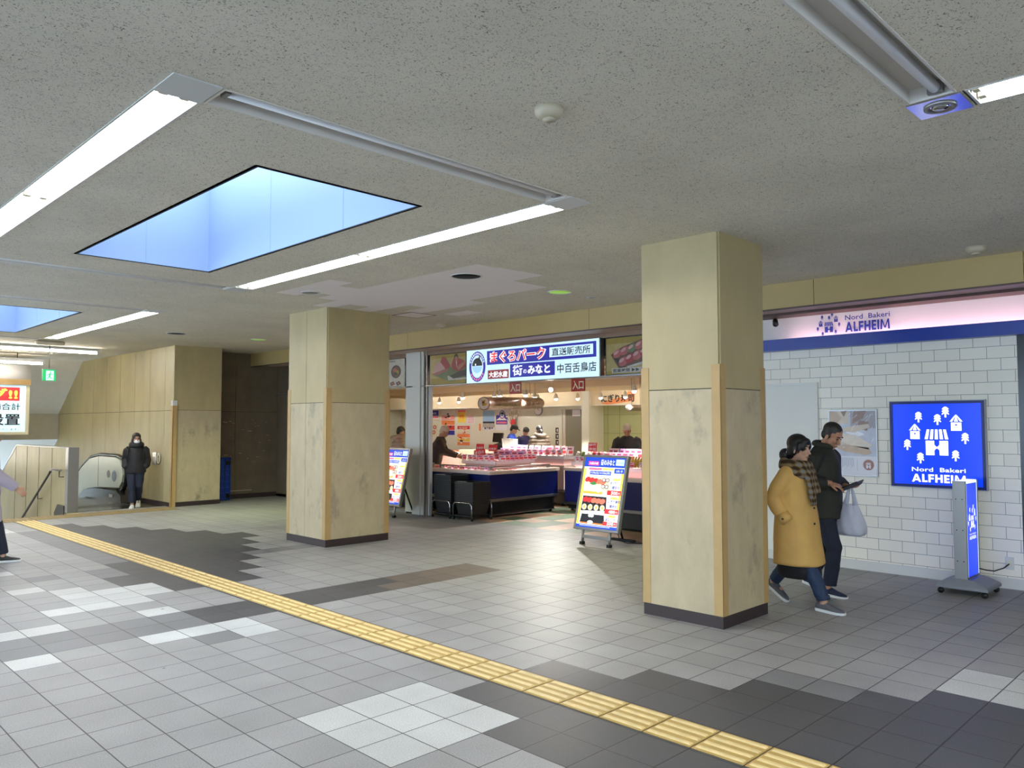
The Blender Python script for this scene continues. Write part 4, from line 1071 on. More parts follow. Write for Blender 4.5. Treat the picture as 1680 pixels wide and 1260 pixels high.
# ---- A-frame signs
def easel_sign(loc, label):
    t = thing('easel_sign', label, 'sign', loc, 0, 'lit advertising stands of the fish shop', local=True)
    # local frame: reads along -y, leans back towards +x; foot of the board at x = 0
    lean = math.atan2(.25, 1.02); U = (math.sin(lean), 0, math.cos(lean)); w, h = .775, 1.05
    f = Face((0, w/2, .20), (0, -1, 0), U)
    b = B(); f.slab(b, 0, w, 0, h, 'grey_metal', -.05, 0)
    for a in ((0, w, 0, .035), (0, w, h-.035, h), (0, .035, .035, h-.035), (w-.035, w, .035, h-.035)): f.slab(b, *a, 'grey_metal', 0, .012)
    b.build('frame', t, local=True, bevel=.004)
    b = B()
    f.rect(b, .03, w-.03, .03, h-.03, 'lit_p_white', .004); f.rect(b, .035, .075, .08, .86, 'lit_p_yellow', .005); f.rect(b, w-.075, w-.035, .3, .8, 'lit_p_yellow', .005)
    f.rect(b, .03, w-.03, .88, h-.03, 'lit_p_blue', .005); f.rect(b, .10, .29, .90, .96, 'lit_p_magenta', .006); f.text(b, '大起水産', .115, .912, .036, 'lit_p_white', .16, .007, bold=.02)
    f.text(b, '街のみなと', .32, .905, .085, 'lit_p_white', .24, .007, bold=.02); f.rect(b, .58, .72, .91, .995, 'lit_ice', .006); f.text(b, '中百舌鳥店', .59, .935, .022, 'lit_p_navy', .12, .007)
    f.rect(b, .12, .35, .835, .868, 'lit_p_pink', .006); f.rect(b, .36, .56, .84, .868, 'lit_p_yellow', .006); f.rect(b, .57, .735, .80, .868, 'lit_p_blue', .006); f.text(b, 'お買い得', .60, .815, .034, 'lit_p_white', .11, .007)
    f.rect(b, .15, .52, .77, .822, 'lit_p_blue', .006); f.text(b, '1/20(土)→1/26(日)', .165, .778, .036, 'lit_p_white', .34, .007, bold=.02)
    rnd = random.Random(4)
    # tray one: tuna and squid sushi, rolls
    f.poly(b, [(.08, .50), (.10, .76), (.52, .73), (.54, .52)], 'lit_p_cream', .006)
    for k in range(5): f.disc(b, .13+.07*k, .70-.008*k, .05, .035, 'lit_p_red' if k < 3 else 'lit_p_salmon', .008+.0005*k, 14, .4)
    for k in range(3): f.disc(b, .15+.09*k, .60-.012*k, .055, .04, 'lit_p_white', .012, 14, -.5); f.disc(b, .15+.09*k, .575-.012*k, .05, .025, 'lit_p_cream', .0115, 14, -.5)
    f.poly(b, [(.17, .64), (.25, .68), (.31, .64), (.24, .62)], 'lit_p_green', .013)
    for k in range(4): f.disc(b, .42+.06*(k % 2), .70-.09*(k//2), .034, .03, 'lit_p_black', .012, 12); f.disc(b, .42+.06*(k % 2), .70-.09*(k//2), .024, .02, 'lit_p_white', .013, 12); f.disc(b, .42+.06*(k % 2), .70-.09*(k//2), .01, .009, 'lit_p_pink', .014, 10)
    f.rect(b, .08, .42, .50, .535, 'lit_p_gold', .009)
    # tray two
    f.poly(b, [(.08, .26), (.09, .47), (.50, .47), (.52, .28)], 'lit_p_black', .006)
    for k in range(5): f.disc(b, .14+.075*k, .42-.004*k, .05, .036, 'lit_p_red' if k < 2 else 'lit_p_salmon', .008+.0004*k, 14, .3)
    for k in range(4): f.disc(b, .14+.105*k, .315, .042, .042, 'lit_p_cream', .011, 14); f.disc(b, .14+.105*k, .315, .018, .018, 'lit_p_gold', .012, 10)
    # tray three: seaweed rolls
    f.poly(b, [(.09, .10), (.11, .22), (.50, .22), (.52, .10)], 'lit_p_black', .006); f.rect(b, .10, .52, .085, .105, 'lit_p_orange', .007)
    for k in range(3): f.disc(b, .28, .20-.045*k, .05, .026, 'lit_p_white' if k != 1 else 'lit_p_black', .011+.0005*k, 14)
    # prices
    for v, name, price in ((.50, 'まぐろづくし', '500'), (.245, 'にぎり寿司', '480'), (.085, 'あなごずわい', '500')):
        top = v+.20 if v > .1 else v+.115
        f.rect(b, .57, .69, top, top+.03, 'lit_p_yellow', .007)
        f.text(b, name, .535, top-.055, .045, 'lit_p_navy', .20, .008, bold=.02)
        if v > .1: f.text(b, '盛合せ', .57, top-.115, .042, 'lit_p_navy', .13, .008, bold=.02)
        f.rect(b, .50, .735, v, v+.055 if v < .1 else v+.065, 'lit_p_red', .009); f.text(b, price, .57, v+.008, .045, 'lit_p_white', .11, .011, bold=.03); f.text(b, '円', .69, v+.01, .03, 'lit_p_white', None, .011)
    f.rect(b, .035, w-.035, .035, .075, 'lit_p_blue', .008); f.rect(b, .1, w-.15, .058, .064, 'lit_p_white', .009)
    b.build('lit_poster', t, local=True)
    for yy in (.235, -.235):
        b = B(); b.tube([(.03, yy, .24), (.0, yy, .0)], .018, 'grey_metal', 8); b.build('leg', t, local=True)
        b = B(); b.box(-.03, .03, yy-.025, yy+.025, 0, .04, 'black'); b.build('foot', t, local=True)
    b = B(); b.box(-.005, .02, -.235, .235, .09, .13, 'grey_metal'); b.build('crossbar', t, local=True)
    b = B(); b.tube([(.22, 0, .92), (.62, 0, .01)], .016, 'dark_steel', 8); b.box(.59, .65, -.2, .2, 0, .03, 'dark_steel'); b.build('rear_leg', t, local=True)
    return t
e1 = easel_sign((8.44, 6.82, 0), 'lit fish shop stand of sushi sets before the entrance, beside the nearer pillar')
e2 = dup(e1, (8.45, 11.62, 0), None, 'lit fish shop stand half hidden by the further pillar, before the white post')
b = B(); b.tube([(8.78, 6.72, .22), (8.82, 6.70, .05), (8.9, 6.62, .008), (9.1, 6.4, .008), (9.3, 6.25, .008), (9.5, 6.1, .008)], .006, 'black', 8)
ORG[e1.name] = Vector((8.44, 6.82, 0)); tag(b.build('power_cord', e1), 'black cord lying on the floor')

# ---- things over the stairs
t = thing('advertising_lightbox', 'lit advertising lightbox hanging over the stairs at the left edge', 'sign', (4.0, 21.5, 2.2))
f = Face((2.6, 21.5, 1.41), (1, 0, 0)); w = 2.57
b = B(); f.slab(b, -.1, w, 0, 1.17, 'grey_metal', -.2, -.02); f.slab(b, 0, w, 1.17, 1.65, 'grey_metal', -.2, .1); f.slab(b, 0, w, 1.18, 1.31, 'ochre', .1, .104)
for a in ((0, w, 0, .07), (w-.07, w, .07, 1.17), (0, .1, .07, 1.17)): f.slab(b, *a, 'cap_cream', -.02, .02)
b.build('casing', t)
b = B(); f.rect(b, .1, w-.07, .07, 1.17, 'lit_ice', -.01); b.build('lit_panel', t)
b = B()
f.rect(b, .3, w-.20, .80, 1.12, 'lit_p_red', -.006); f.text(b, 'グ!!', w-.86, .83, .26, 'lit_p_yellow', .62, -.003, bold=.03)
f.text(b, '店舗合計', w-.97, .58, .165, 'lit_p_black', .79, -.006, bold=.012); f.text(b, '設置', w-.83, .22, .28, 'lit_p_black', .65, -.006, bold=.02); f.text(b, 'いたします。', w-.62, .10, .05, 'lit_p_black', .42, -.006)
b.build('lettering', t)
b = B(); b.box(2.7, 2.76, 21.55, 21.62, 3.05, CEIL, 'grey_metal'); b.box(4.6, 4.66, 21.55, 21.62, 3.05, CEIL, 'grey_metal'); b.build('hanger', t)

t = thing('exit_sign', 'green emergency exit sign with running figure hanging from the ceiling', 'sign', (4.35, 16.85, 2.6))
mat('lit_green', rgb(20, 168, 96), 0.4, emit=0.6, ecol=rgb(20, 176, 100))
mat('lit_mint', rgb(205, 250, 235), 0.4, emit=0.75, ecol=rgb(205, 250, 235))
b = B(); b.box(4.12, 4.62, 16.78, 16.92, 3.17, CEIL, 'beige_plastic'); b.build('ceiling_box', t, bevel=.03)
b = B(); b.tube([(4.37, 16.85, 3.17), (4.37, 16.85, 2.72)], .008, 'grey_metal', 8); b.build('stem', t)
f = Face((4.26, 16.83, 2.485), (1, 0, 0))
b = B(); f.slab(b, 0, .225, 0, .215, 'lit_green', -.05, 0); f.slab(b, -.006, .231, .215, .225, 'grey_metal', -.05, 0); b.build('case', t)
b = B()
f.rect(b, .055, .185, .012, .19, 'lit_mint', .002)
f.disc(b, .128, .163, .013, .015, 'lit_green', .004, 12)
for pts in ([(.115, .145), (.138, .140), (.125, .085), (.10, .09)], [(.115, .14), (.085, .125), (.072, .095), (.08, .09), (.093, .115), (.115, .122)], [(.135, .138), (.158, .11), (.175, .12), (.172, .13), (.158, .124), (.140, .148)],
            [(.10, .092), (.122, .088), (.135, .06), (.165, .055), (.166, .044), (.125, .046)], [(.10, .092), (.112, .085), (.10, .05), (.07, .03), (.062, .038), (.09, .06)]): f.poly(b, pts, 'lit_green', .004)
b.build('running_figure', t)

def bare_tube(x0, x1, y, z, label):
    t = thing('fluorescent_light', label, 'ceiling light', ((x0+x1)/2, y, z+.08))
    b = B(); b.box(x0-.02, x1+.05, y-.05, y+.05, z+.035, CEIL if z > 3.1 else z+.1, 'enamel'); b.build('housing', t)
    b = B(); b.cyl((x0, y, z), (x1, y, z), .02, 'tube_bare', 12); b.build('lamp_tube', t)
    for xx in (x0-.02, x1): 
        b = B(); b.box(xx, xx+.02, y-.025, y+.025, z-.02, z+.04, 'grey_plastic'); b.build('lamp_holder', t)
    if z <= 3.1:
        b = B()
        for xx in (x0+.5, x1-.5): b.tube([(xx, y, z+.1), (xx, y, CEIL)], .01, 'grey_metal', 8)
        b.build('hanger', t)
bare_tube(2.6, 5.56, 18.0, 3.16, 'bare fluorescent tube on the ceiling behind the exit sign')
bare_tube(2.9, 5.1, 20.2, 3.03, 'second bare fluorescent tube, just above the advertising lightbox')
bare_tube(2.0, 4.7, 24.3, .88, 'fluorescent tube low under the bulkhead down the stairs')

# ---- blue dollies on end in the recess
mat('dolly_blue', rgb(28, 66, 168), 0.45)
def dolly(y0, label):
    x0, x1, z0, z1 = 7.42, 7.86, .012, .93
    t = thing('dolly', label, 'dolly', ((x0+x1)/2, y0, 0))
    b = B(); b.box(x0, x1, y0+.035, y0+.05, z0, z1, 'dolly_blue')
    for k in range(8): z = z0+(z1-z0-.025)*k/7; b.box(x0, x1, y0, y0+.035, z, z+.025, 'dolly_blue')
    for k in range(5): x = x0+(x1-x0-.025)*k/4; b.box(x, x+.025, y0, y0+.035, z0, z1, 'dolly_blue')
    b.build('deck', t)
    for z in (.11, .82):
        for x in (x0+.07, x1-.07):
            b = B(); b.box(x-.045, x+.045, y0-.006, y0, z-.045, z+.045, 'dark_steel'); b.box(x-.012, x+.012, y0-.07, y0, z-.02, z+.02, 'dark_steel'); b.cyl((x-.011, y0-.075, z), (x+.011, y0-.075, z), .045, 'black', 16); b.build('caster', t)
dolly(16.50, 'front one of two blue plastic dollies standing on end against the dark recess wall')
dolly(16.68, 'rear one of two blue plastic dollies, between the front dolly and the recess wall')
# ================================================================== fish shop interior
mat('shop_wall', rgb(236, 234, 214), 0.6)
mat('shop_cream', rgb(238, 220, 184), 0.6)
mat('shop_green', rgb(150, 156, 112), 0.5)
mat('shop_green_dark', rgb(112, 118, 84), 0.5)
mat('door_grey', rgb(122, 120, 106), 0.5)
mat('case_navy', rgb(12, 22, 84), 0.25)
mat('case_navy_light', rgb(34, 40, 116), 0.35)
mat('case_rim', rgb(226, 204, 190), 0.3)
mat('case_tray', rgb(240, 214, 206), 0.4)
mat('vent_black', rgb(26, 26, 28), 0.45)
mat('card_white', rgb(246, 226, 232), 0.5)
mat('card_pink', rgb(246, 176, 190), 0.5)
mat('card_red', rgb(226, 60, 66), 0.5)
mat('card_lilac', rgb(206, 170, 220), 0.5)
mat('card_ink', rgb(150, 60, 110), 0.5)
mat('tray_white', rgb(244, 236, 236), 0.35)
for n, c in dict(food_red=(206, 60, 58), food_pink=(238, 160, 150), food_orange=(240, 140, 80), food_white=(246, 236, 226), food_brown=(120, 70, 40), food_green=(110, 140, 70), food_yellow=(242, 206, 84)).items(): mat(n, rgb(*c), 0.35, var=0.2, vscale=30)
mat('bulb_on', (1, .95, .85), 0.4, emit=14, ecol=(1, .95, .85))
mat('rail_white', rgb(236, 230, 216), 0.4)
mat('strip_on', (1, .95, .85), .4, emit=48, ecol=(1, .98, .94))

b = B(); b.box(17.0, 17.1, 5.0, 22.6, 0, 3.42, 'shop_wall'); tag(b.build('wall_back'), 'cream back wall of the fish shop with posters', None, None, 'structure')
b = B(); b.box(9.2, 17.1, 22.5, 22.6, 0, 3.42, 'shop_wall'); b.box(9.3, 9.4, 16.8, 22.5, 0, 3.42, 'shop_wall'); tag(b.build('wall_shop_side'), 'left end wall of the fish shop', None, None, 'structure')
b = B(); b.box(9.2, 17.0, 5.0, 22.5, 2.62, 2.66, 'shop_cream')
for x in (9.9, 10.9, 11.9, 12.9, 13.9, 14.9, 15.7): b.box(x, x+.06, 5.0, 22.5, 2.585, 2.62, 'shop_cream')
for x in (13.46, 15.27): b.box(x, x+.04, 5.0, 22.5, 2.475, 2.62, 'shop_cream')  # deeper boards added to screen the strip lights from the floor outside
tag(b.build('ceiling_shop'), 'warm cream ceiling of the fish shop', None, None, 'structure')
b = B(); b.box(16.4, 17.0, 5.0, 22.5, 2.16, 2.62, 'shop_cream'); tag(b.build('trim_5'), 'deep cream ceiling beam before the shop back wall', None, None, 'structure')
b = B(); b.box(16.37, 16.42, 5.0, 22.5, 2.135, 2.16, 'rail_white'); tag(b.build('trim_6'), 'pale edge of the cream beam', None, None, 'structure')
# green panelled recess, column and door
b = B()
b.box(16.9, 17.0, 8, 13.75, 0, 2.16, 'shop_green')
for z in (1.40, 1.90): b.box(16.893, 16.9, 8, 13.75, z-.006, z+.006, 'shop_green_dark')
for y in (9.2, 10.4, 11.6, 12.8, 13.2): b.box(16.893, 16.9, y-.005, y+.005, 0, 2.16, 'shop_green_dark')
tag(b.build('wall_green'), 'olive green panelled wall behind the sushi counter', None, None, 'structure')
b = B(); b.box(16.3, 17.0, 13.35, 13.62, 0, 2.62, 'shop_wall'); b.box(16.28, 16.3, 13.35, 13.4, 0, 2.62, 'rail_white'); tag(b.build('wall_column'), 'cream column between door and green wall', None, None, 'structure')
t = thing('door_3', 'grey door in a cream frame at the back of the shop', None, (16.98, 14.4, 0), kind='structure')
b = B(); b.box(16.9, 17.0, 13.94, 14.05, 0, 2.15, 'shop_wall'); b.box(16.9, 17.0, 14.85, 14.98, 0, 2.15, 'shop_wall'); b.box(16.9, 17.0, 14.05, 14.85, 2.06, 2.15, 'shop_wall'); b.build('door_frame', t)
b = B(); b.box(16.95, 16.99, 14.05, 14.8, 0, 2.06, 'door_grey'); b.box(16.94, 16.95, 14.76, 14.85, 0, 2.06, 'rail_white'); b.build('door_leaf', t)
b = B(); b.box(16.943, 16.948, 14.2, 14.5, 1.87, 2.05, 'tray_white'); b.build('notice', t)

def wall_face(y_left, z0): return Face((17.0, y_left, z0), (0, -1, 0))
def wall_poster(y_left, y_right, z0, z1, label, fill, d=.012):
    t = thing('poster', label, 'poster', (16.99, (y_left+y_right)/2, (z0+z1)/2))
    f = wall_face(y_left, z0); w, h = y_left-y_right, z1-z0
    b = B(); f.slab(b, 0, w, 0, h, 'p_white', .001, d); b.build('sheet', t)
    b = B(); fill(f, b, w, h, d+.002); b.build('picture', t)
def rows(f, b, w, h, d, cols, txt=None):
    n = len(cols)
    for k, c in enumerate(cols): f.rect(b, .02, w-.02, h*(1-(k+1)/n)+.01, h*(1-k/n)-.01, c, d)
    rnd = random.Random(int(w*1000+h*100))
    for k in range(int(10*h)+6):
        u, v = rnd.uniform(.06, max(.07, w-.16)), rnd.uniform(.05, h-.1)
        f.disc(b, u, v, rnd.uniform(.03, .09), rnd.uniform(.02, .05), rnd.choice(['food_red', 'food_orange', 'food_pink', 'food_white', 'p_black']), d+.001+.0002*k, 10)
def po_menu(f, b, w, h, d):
    f.rect(b, 0, w, h*.55, h, 'p_navy', d); f.text(b, 'みなと', w*.12, h*.66, h*.18, 'p_white', w*.7, d+.002, bold=.03); f.rect(b, .03, w-.03, h*.32, h*.5, 'p_pink', d); f.rect(b, .03, w-.03, h*.08, h*.24, 'p_cream', d)
def po_bowls(f, b, w, h, d):
    f.rect(b, 0, w, 0, h, 'p_cream', d)
    for u, v in ((w*.35, h*.75), (w*.75, h*.72), (w*.25, h*.35), (w*.65, h*.3)): f.disc(b, u, v, .09, .07, 'food_brown', d+.001, 16); f.disc(b, u, v, .065, .05, 'food_pink', d+.002, 14)
wall_poster(21.03, 20.44, 1.72, 2.11, 'navy topped menu poster at the left end of the shop back wall', po_menu)
wall_poster(21.01, 20.5, 1.25, 1.66, 'cream poster of round dishes below the navy topped menu poster', po_bowls)
wall_poster(20.3, 19.59, 1.28, 2.11, 'tall poster with many orange and red sushi pictures', lambda f, b, w, h, d: rows(f, b, w, h, d, ['p_white', 'food_pink', 'food_orange', 'food_red', 'p_navy']))
wall_poster(19.44, 19.07, 1.70, 2.10, 'narrow yellow poster high on the shop back wall', lambda f, b, w, h, d: (f.rect(b, 0, w, 0, h, 'p_yellow', d), f.rect(b, 0, w, h*.85, h, 'p_pink', d+.001), f.text(b, '特売', w*.2, h*.3, h*.35, 'p_orange', w*.6, d+.002, bold=.02)))
wall_poster(19.0, 18.65, 1.66, 1.90, 'small pale notice beside the yellow poster', lambda f, b, w, h, d: [f.rect(b, .03, w-.03, h*.2*k+.03, h*.2*k+.045, 'p_pink', d) for k in range(5)])
wall_poster(19.49, 18.85, .95, 1.60, 'orange dish poster below the yellow poster', lambda f, b, w, h, d: (rows(f, b, w, h, d, ['food_red', 'p_cream', 'food_orange', 'food_yellow', 'food_orange']), f.text(b, 'にぎり', w*.2, h*.84, h*.1, 'p_white', w*.6, d+.008, bold=.03)))
wall_poster(18.43, 18.34, 1.44, 1.66, 'tiny orange sticker between the orange dish poster and the sea poster', lambda f, b, w, h, d: f.rect(b, 0, w, 0, h, 'food_orange', d))
wall_poster(18.25, 17.72, 1.45, 2.07, 'poster of a grey sea and harbour', lambda f, b, w, h, d: (f.rect(b, 0, w, h*.45, h, 'p_sky', d), f.rect(b, 0, w, h*.36, h*.45, 'p_black', d), f.rect(b, 0, w, h*.15, h*.36, 'b_grey', d), f.text(b, '漁港直送', w*.1, .03, h*.12, 'p_black', w*.8, d+.002, bold=.03)))
wall_poster(17.65, 17.15, 1.45, 2.08, 'blue and white fish emblem poster behind the staff', lambda f, b, w, h, d: (f.rect(b, 0, w, h*.3, h*.75, 'p_navy', d), fish_emblem(f, b, w*.55, h*.78, .13, .13, d+.002, ''), f.poly(b, [(0, h*.5), (w*.5, h*.72), (w, h*.5)], 'p_white', d+.001), f.rect(b, .03, w-.03, h*.34, h*.44, 'p_pink', d+.002)))
for k, z in enumerate((1.40, 1.225, 1.05)):
    b = B(); b.box(16.95, 17.0, 15.03, 15.14, z, z+.145, 'vent_black'); b.box(16.945, 16.95, 15.05, 15.09, z+.03, z+.11, 'tray_white')
    single(b, 'wall_switch', 'black wall switch box beside the shop back door, %s of three' % ('topmost', 'middle', 'lowest')[k], 'switch', (16.97, 15.08, z+.07))
t = thing('wall_clock', 'round white wall clock under the beam behind the giant roll', 'clock', (16.97, 15.84, 2.07))
f = Face((16.98, 15.84, 2.06), (0, -1, 0))
b = B(); b.cyl(f.p(0, 0, -.02), f.p(0, 0, .02), .155, 'grey_metal', 28); b.build('case', t)
b = B(); f.disc(b, 0, 0, .14, .14, 'p_white', .022); b.build('dial', t)
b = B(); f.rect(b, -.005, .005, 0, .10, 'p_black', .024); f.rect(b, 0, .07, -.005, .005, 'p_black', .0245); b.build('hands', t)
# new year branch on the wall
t = thing('decorated_branch', 'bare branch with a red and white ornament on the shop wall', 'wall ornament', (16.9, 16.85, 1.7))
b = B(); rnd = random.Random(9)
for k in range(9):
    y = 16.85+rnd.uniform(-.3, .3); z = 1.95+rnd.uniform(-.1, .25)
    b.tube([(16.93, 16.85, 1.45), (16.92, 16.85+(y-16.85)*.4, 1.68), (16.9, y, z)], [.012, .008, .003], 'food_brown', 6)
    b.ball((16.9, y, z), .03, 'food_white', 8, 6)
b.build('branches', t)
b = B(); b.ball((16.88, 16.8, 1.68), (.03, .10, .13), 'p_red', 12, 8); b.tube([(16.88, 16.8, 1.55), (16.88, 16.8, 1.35)], [.05, .03], 'p_white', 8); b.build('ornament', t)

# beam lettering
t = thing('beam_lettering', 'black brush lettering on an orange patch on the cream beam', 'sign', (16.39, 12.5, 2.3))
f = Face((16.4, 13.05, 2.16), (0, -1, 0))
mat('orange_patch', rgb(236, 150, 96), .6)
b = B(); f.poly(b, [(.0, .03), (.25, .0), (1.1, .08), (1.13, .30), (.9, .33), (.8, .20), (.3, .12)], 'orange_patch', .003); b.build('patch', t)
b = B(); f.text(b, 'にぎり寿司', .03, .055, .21, 'p_black', 1.06, .006, bold=.035); b.build('lettering', t)

# giant sushi rolls
def giant_roll(loc_a, loc_b, r, label, wires=True):
    t = thing('giant_sushi_roll', label, 'hanging decoration', tuple((a+c)/2 for a, c in zip(loc_a, loc_b)))
    A, E_ = Vector(loc_a), Vector(loc_b); d = (E_-A).normalized()
    mat('nori_shine', rgb(120, 84, 74), 0.25, var=0.3, vscale=10) if 'nori_shine' not in M else None
    b = B(); b.tube([A, A+d*.01, E_-d*.06, E_-d*.02, E_], [r, r, r, r*.93, r*.7], 'nori_shine', 28); b.build('seaweed_wrap', t)
    b = B(); b.cyl(A-d*.012, A+d*.002, r*1.0, 'vent_black', 28); b.build('rim', t)
    b = B(); b.cyl(A-d*.02, A-d*.01, r*.9, 'food_white', 28); b.build('rice', t)
    u = d.orthogonal().normalized(); w = d.cross(u)
    b = B(); rnd = random.Random(8)
    for k in range(11):
        a = rnd.uniform(0, 6.28); q = rnd.uniform(0, .5)*r
        b.ball(A-d*.022+u*q*math.cos(a)+w*q*math.sin(a), r*rnd.uniform(.13, .2), ['food_yellow', 'food_yellow', 'food_brown', 'food_orange', 'food_green'][k % 5], 8, 6)
    b.build('filling', t)
    if wires:
        for q in (.2, .8):
            p = A.lerp(E_, q); b = B(); b.tube([p+Vector((0, 0, r*.9)), (p.x, p.y, 2.62)], .004, 'grey_metal', 6); b.build('hanging_wire', t)
giant_roll((10.5, 11.25, 2.055), (13.5, 12.55, 2.14), .13, 'giant model of a thick sushi roll hanging in the shop entrance')
giant_roll((12.3, 9.1, 1.965), (13.6, 9.7, 1.985), .062, 'smaller model sushi roll hanging at the right behind the nearer pillar')

# track lights
def track_light(x, y, z, label, tilt=(0, 0, -1), on=True, grp='lit spotlights on the shop ceiling tracks'):
    t = thing('track_spotlight', label, 'spotlight', (x, y, 2.55), 0, grp)
    d = Vector(tilt).normalized(); c = Vector((x, y, z))
    b = B(); b.tube([(x, y, 2.62), (x, y, 2.60)], .035, 'rail_white', 12); b.tube([(x, y, 2.60), c-d*.10], .007, 'rail_white', 8); b.build('stem', t)
    b = B(); b.tube([c-d*.11, c-d*.09, c+d*.0, c+d*.015], [.02, .032, .055, .057], 'rail_white', 16); b.build('shade', t)
    b = B(); b.ball(c+d*.022, .045, 'bulb_on', 12, 8); b.build('bulb', t)
    if on:
        l = bpy.data.lights.new('spotlight_lamp', 'SPOT'); l.energy = SPOTW; l.color = (1, .97, .90); l.spot_size = 1.9; l.spot_blend = .6; l.shadow_soft_size = .06
        o = bpy.data.objects.new('spotlight_lamp', l); COL.objects.link(o); o.parent = t; o.location = (c+d*.075)-Vector((x, y, 2.55)); o.rotation_euler = d.to_track_quat('-Z', 'Y').to_euler()
SP = [(12.54, 15.47), (14.76, 17.72), (12.4, 14.03), (14.65, 16.74), (12.55, 13.1), (12.19, 12.55), (12.25, 11.81), (13.45, 12.66), (14.76, 13.79), (14.64, 13.06), (14.81, 12.5), (14.78, 11.76), (14.78, 11.03), (12.19, 8.89)]
for x, y in SP:
    track_light(x, y, 2.3, 'small white lit spotlight hanging from the shop ceiling track', (.12, .05, -1))
track_light(12.02, 10.86, 2.36, 'white round spotlight turned towards the entrance, above the giant roll end', (-.8, -.5, -.25), grp=None)
for x, y0, y1, n in ((12.3, 8.0, 17.5, 'nearer'), (14.72, 9.5, 18.5, 'further')):
    b = B(); b.box(x-.02, x+.02, y0, y1, 2.54, 2.585, 'rail_white'); single(b, 'light_track', 'white light track on the shop ceiling, the %s one' % n, 'light track', (x, (y0+y1)/2, 2.56))
for k, (x, y0, y1) in enumerate(((15.4, 9.0, 12.5), (15.4, 18.0, 21.5), (15.4, 14.0, 17.5), (13.6, 8.0, 10.4))):
    t = thing('strip_light', 'slim warm strip light on the shop ceiling, %s' % ('before the green wall', 'before the poster wall', 'over the shop staff', 'over the sushi counter')[k], 'ceiling light', (x, (y0+y1)/2, 2.56))
    b = B(); b.box(x-.04, x+.04, y0, y1, 2.55, 2.585, 'rail_white'); b.build('housing', t)
    b = B(); b.cyl((x, y0+.03, 2.53), (x, y1-.03, 2.53), .016, 'strip_on', 10); b.build('lamp_tube', t)

# ---------------------------------------------------------------- display cases
mat('case_pink', rgb(206, 158, 146), .4)
CASES = []
mat('case_lamp', (1, .6, .62), .4, emit=6, ecol=(1, .60, .64))
def case(name, label, x0, x1, y0, y1, navy='case_navy', vents=True, shelf=None, z_nav=.33, top=.76):
    t = thing(name, label, 'display case', ((x0+x1)/2, (y0+y1)/2, 0))
    b = B(); b.box(x0+.05, x1-.05, y0+.05, y1-.05, .04, .29, 'vent_black')
    for k in range(int((x1-x0)/.025) if vents else 0): b.box(x0+.08+.025*k, x0+.088+.025*k, y0+.045, y0+.05, .08, .26, 'deep_black') if x0+.08+.025*k < x1-.1 else None
    b.build('plinth', t)
    b = B(); b.box(x0-.012, x1+.012, y0-.012, y1+.012, z_nav-.045, z_nav+.005, 'steel'); b.box(x0+.04, x1-.04, y0+.035, y0+.045, .035, .05, 'steel'); b.build('bumper', t, bevel=.006)
    b = B(); b.box(x0, x1, y0, y1, z_nav, top, navy); b.build('body', t)
    r = .09
    b = B(); b.box(x0-.03, x0+r, y0-.03, y1+.03, top, top+.065, 'case_rim'); b.box(x1-r, x1+.03, y0-.03, y1+.03, top, top+.065, 'case_rim'); b.box(x0+r, x1-r, y0-.03, y0+r, top, top+.065, 'case_rim'); b.box(x0+r, x1-r, y1-r, y1+.03, top, top+.065, 'case_rim'); b.build('rim', t, bevel=.012)
    b = B(); b.box(x0+r, x1-r, y0+r, y1-r, top, top+.02, 'case_tray'); b.build('tray_floor', t)
    for px in (x0+.1, x1-.1):
        for py in (y0+.1, y1-.1):
            b = B(); b.cyl((px, py, 0), (px, py, .05), .03, 'black', 10); b.build('foot', t)
    if shelf:
        sx0, sx1, sy0, sy1, sz = shelf
        b = B(); b.box(sx0, sx1, sy0, sy1, sz-.04, sz, 'case_rim'); b.box(sx0-.008, sx0, sy0-.008, sy1, sz-.03, sz+.03, 'tray_white'); b.box(sx0-.008, sx1, sy0-.008, sy0, sz-.03, sz+.03, 'tray_white'); b.build('shelf', t)
        b = B()
        b.box(sx0+.05, sx1-.05, sy0+.05, sy1-.05, top+.02, sz-.04, 'case_tray'); b.build('shelf_support', t)
    if vents or shelf:
        b = B(); b.box(x0+.09, x0+.105, y0+.12, y1-.12, top+.035, top+.06, 'case_lamp'); b.build('lamp_strip', t)
        b = B(); b.box(x0+.12, x1-.12, y0+.09, y0+.105, top+.035, top+.06, 'case_lamp'); b.build('lamp_strip', t)
    CASES.append(t)
    return t
case('display_case', 'large navy fish display case with a pale rim, right of the basket stacks', 9.54, 11.33, 10.07, 11.62, shelf=(10.15, 11.2, 10.55, 11.5, .93))
case('display_case', 'navy display case along the shop front behind the basket stacks', 9.54, 10.42, 11.66, 16.2)
case('display_case', 'blue sushi display case with a round emblem, left of the stand of sushi sets', 11.48, 13.0, 8.75, 10.02, 'case_navy_light', False, (11.6, 12.9, 8.85, 9.95, .90), .17, .76)
case('display_case', 'navy display case beside the nearer pillar, right of the stand of sushi sets', 9.86, 11.1, 5.7, 7.75, shelf=(10.1, 11.0, 5.9, 7.6, .93))
case('display_case', 'low refrigerated meat case along the shop back wall, under the posters', 15.3, 16.8, 16.1, 21.5, 'case_pink', False)
case('display_case', 'sushi display case in front of the white haired man at the green wall', 11.9, 13.0, 6.3, 8.6, shelf=(12.0, 12.9, 6.4, 8.5, 1.0))
case('display_case', 'pale low display case between the large fish case and the blue emblem case', 12.0, 12.95, 10.5, 12.6, 'case_rim', True, (12.05, 12.9, 10.55, 12.5, .97))
f = Face((11.48, 9.62, .35), (0, -1, 0))
b = B(); fish_emblem(f, b, .16, .2, .15, .19, .003, ''); single(b, 'case_emblem', 'round fish emblem on the blue sushi display case', 'emblem', (11.47, 9.46, .55))
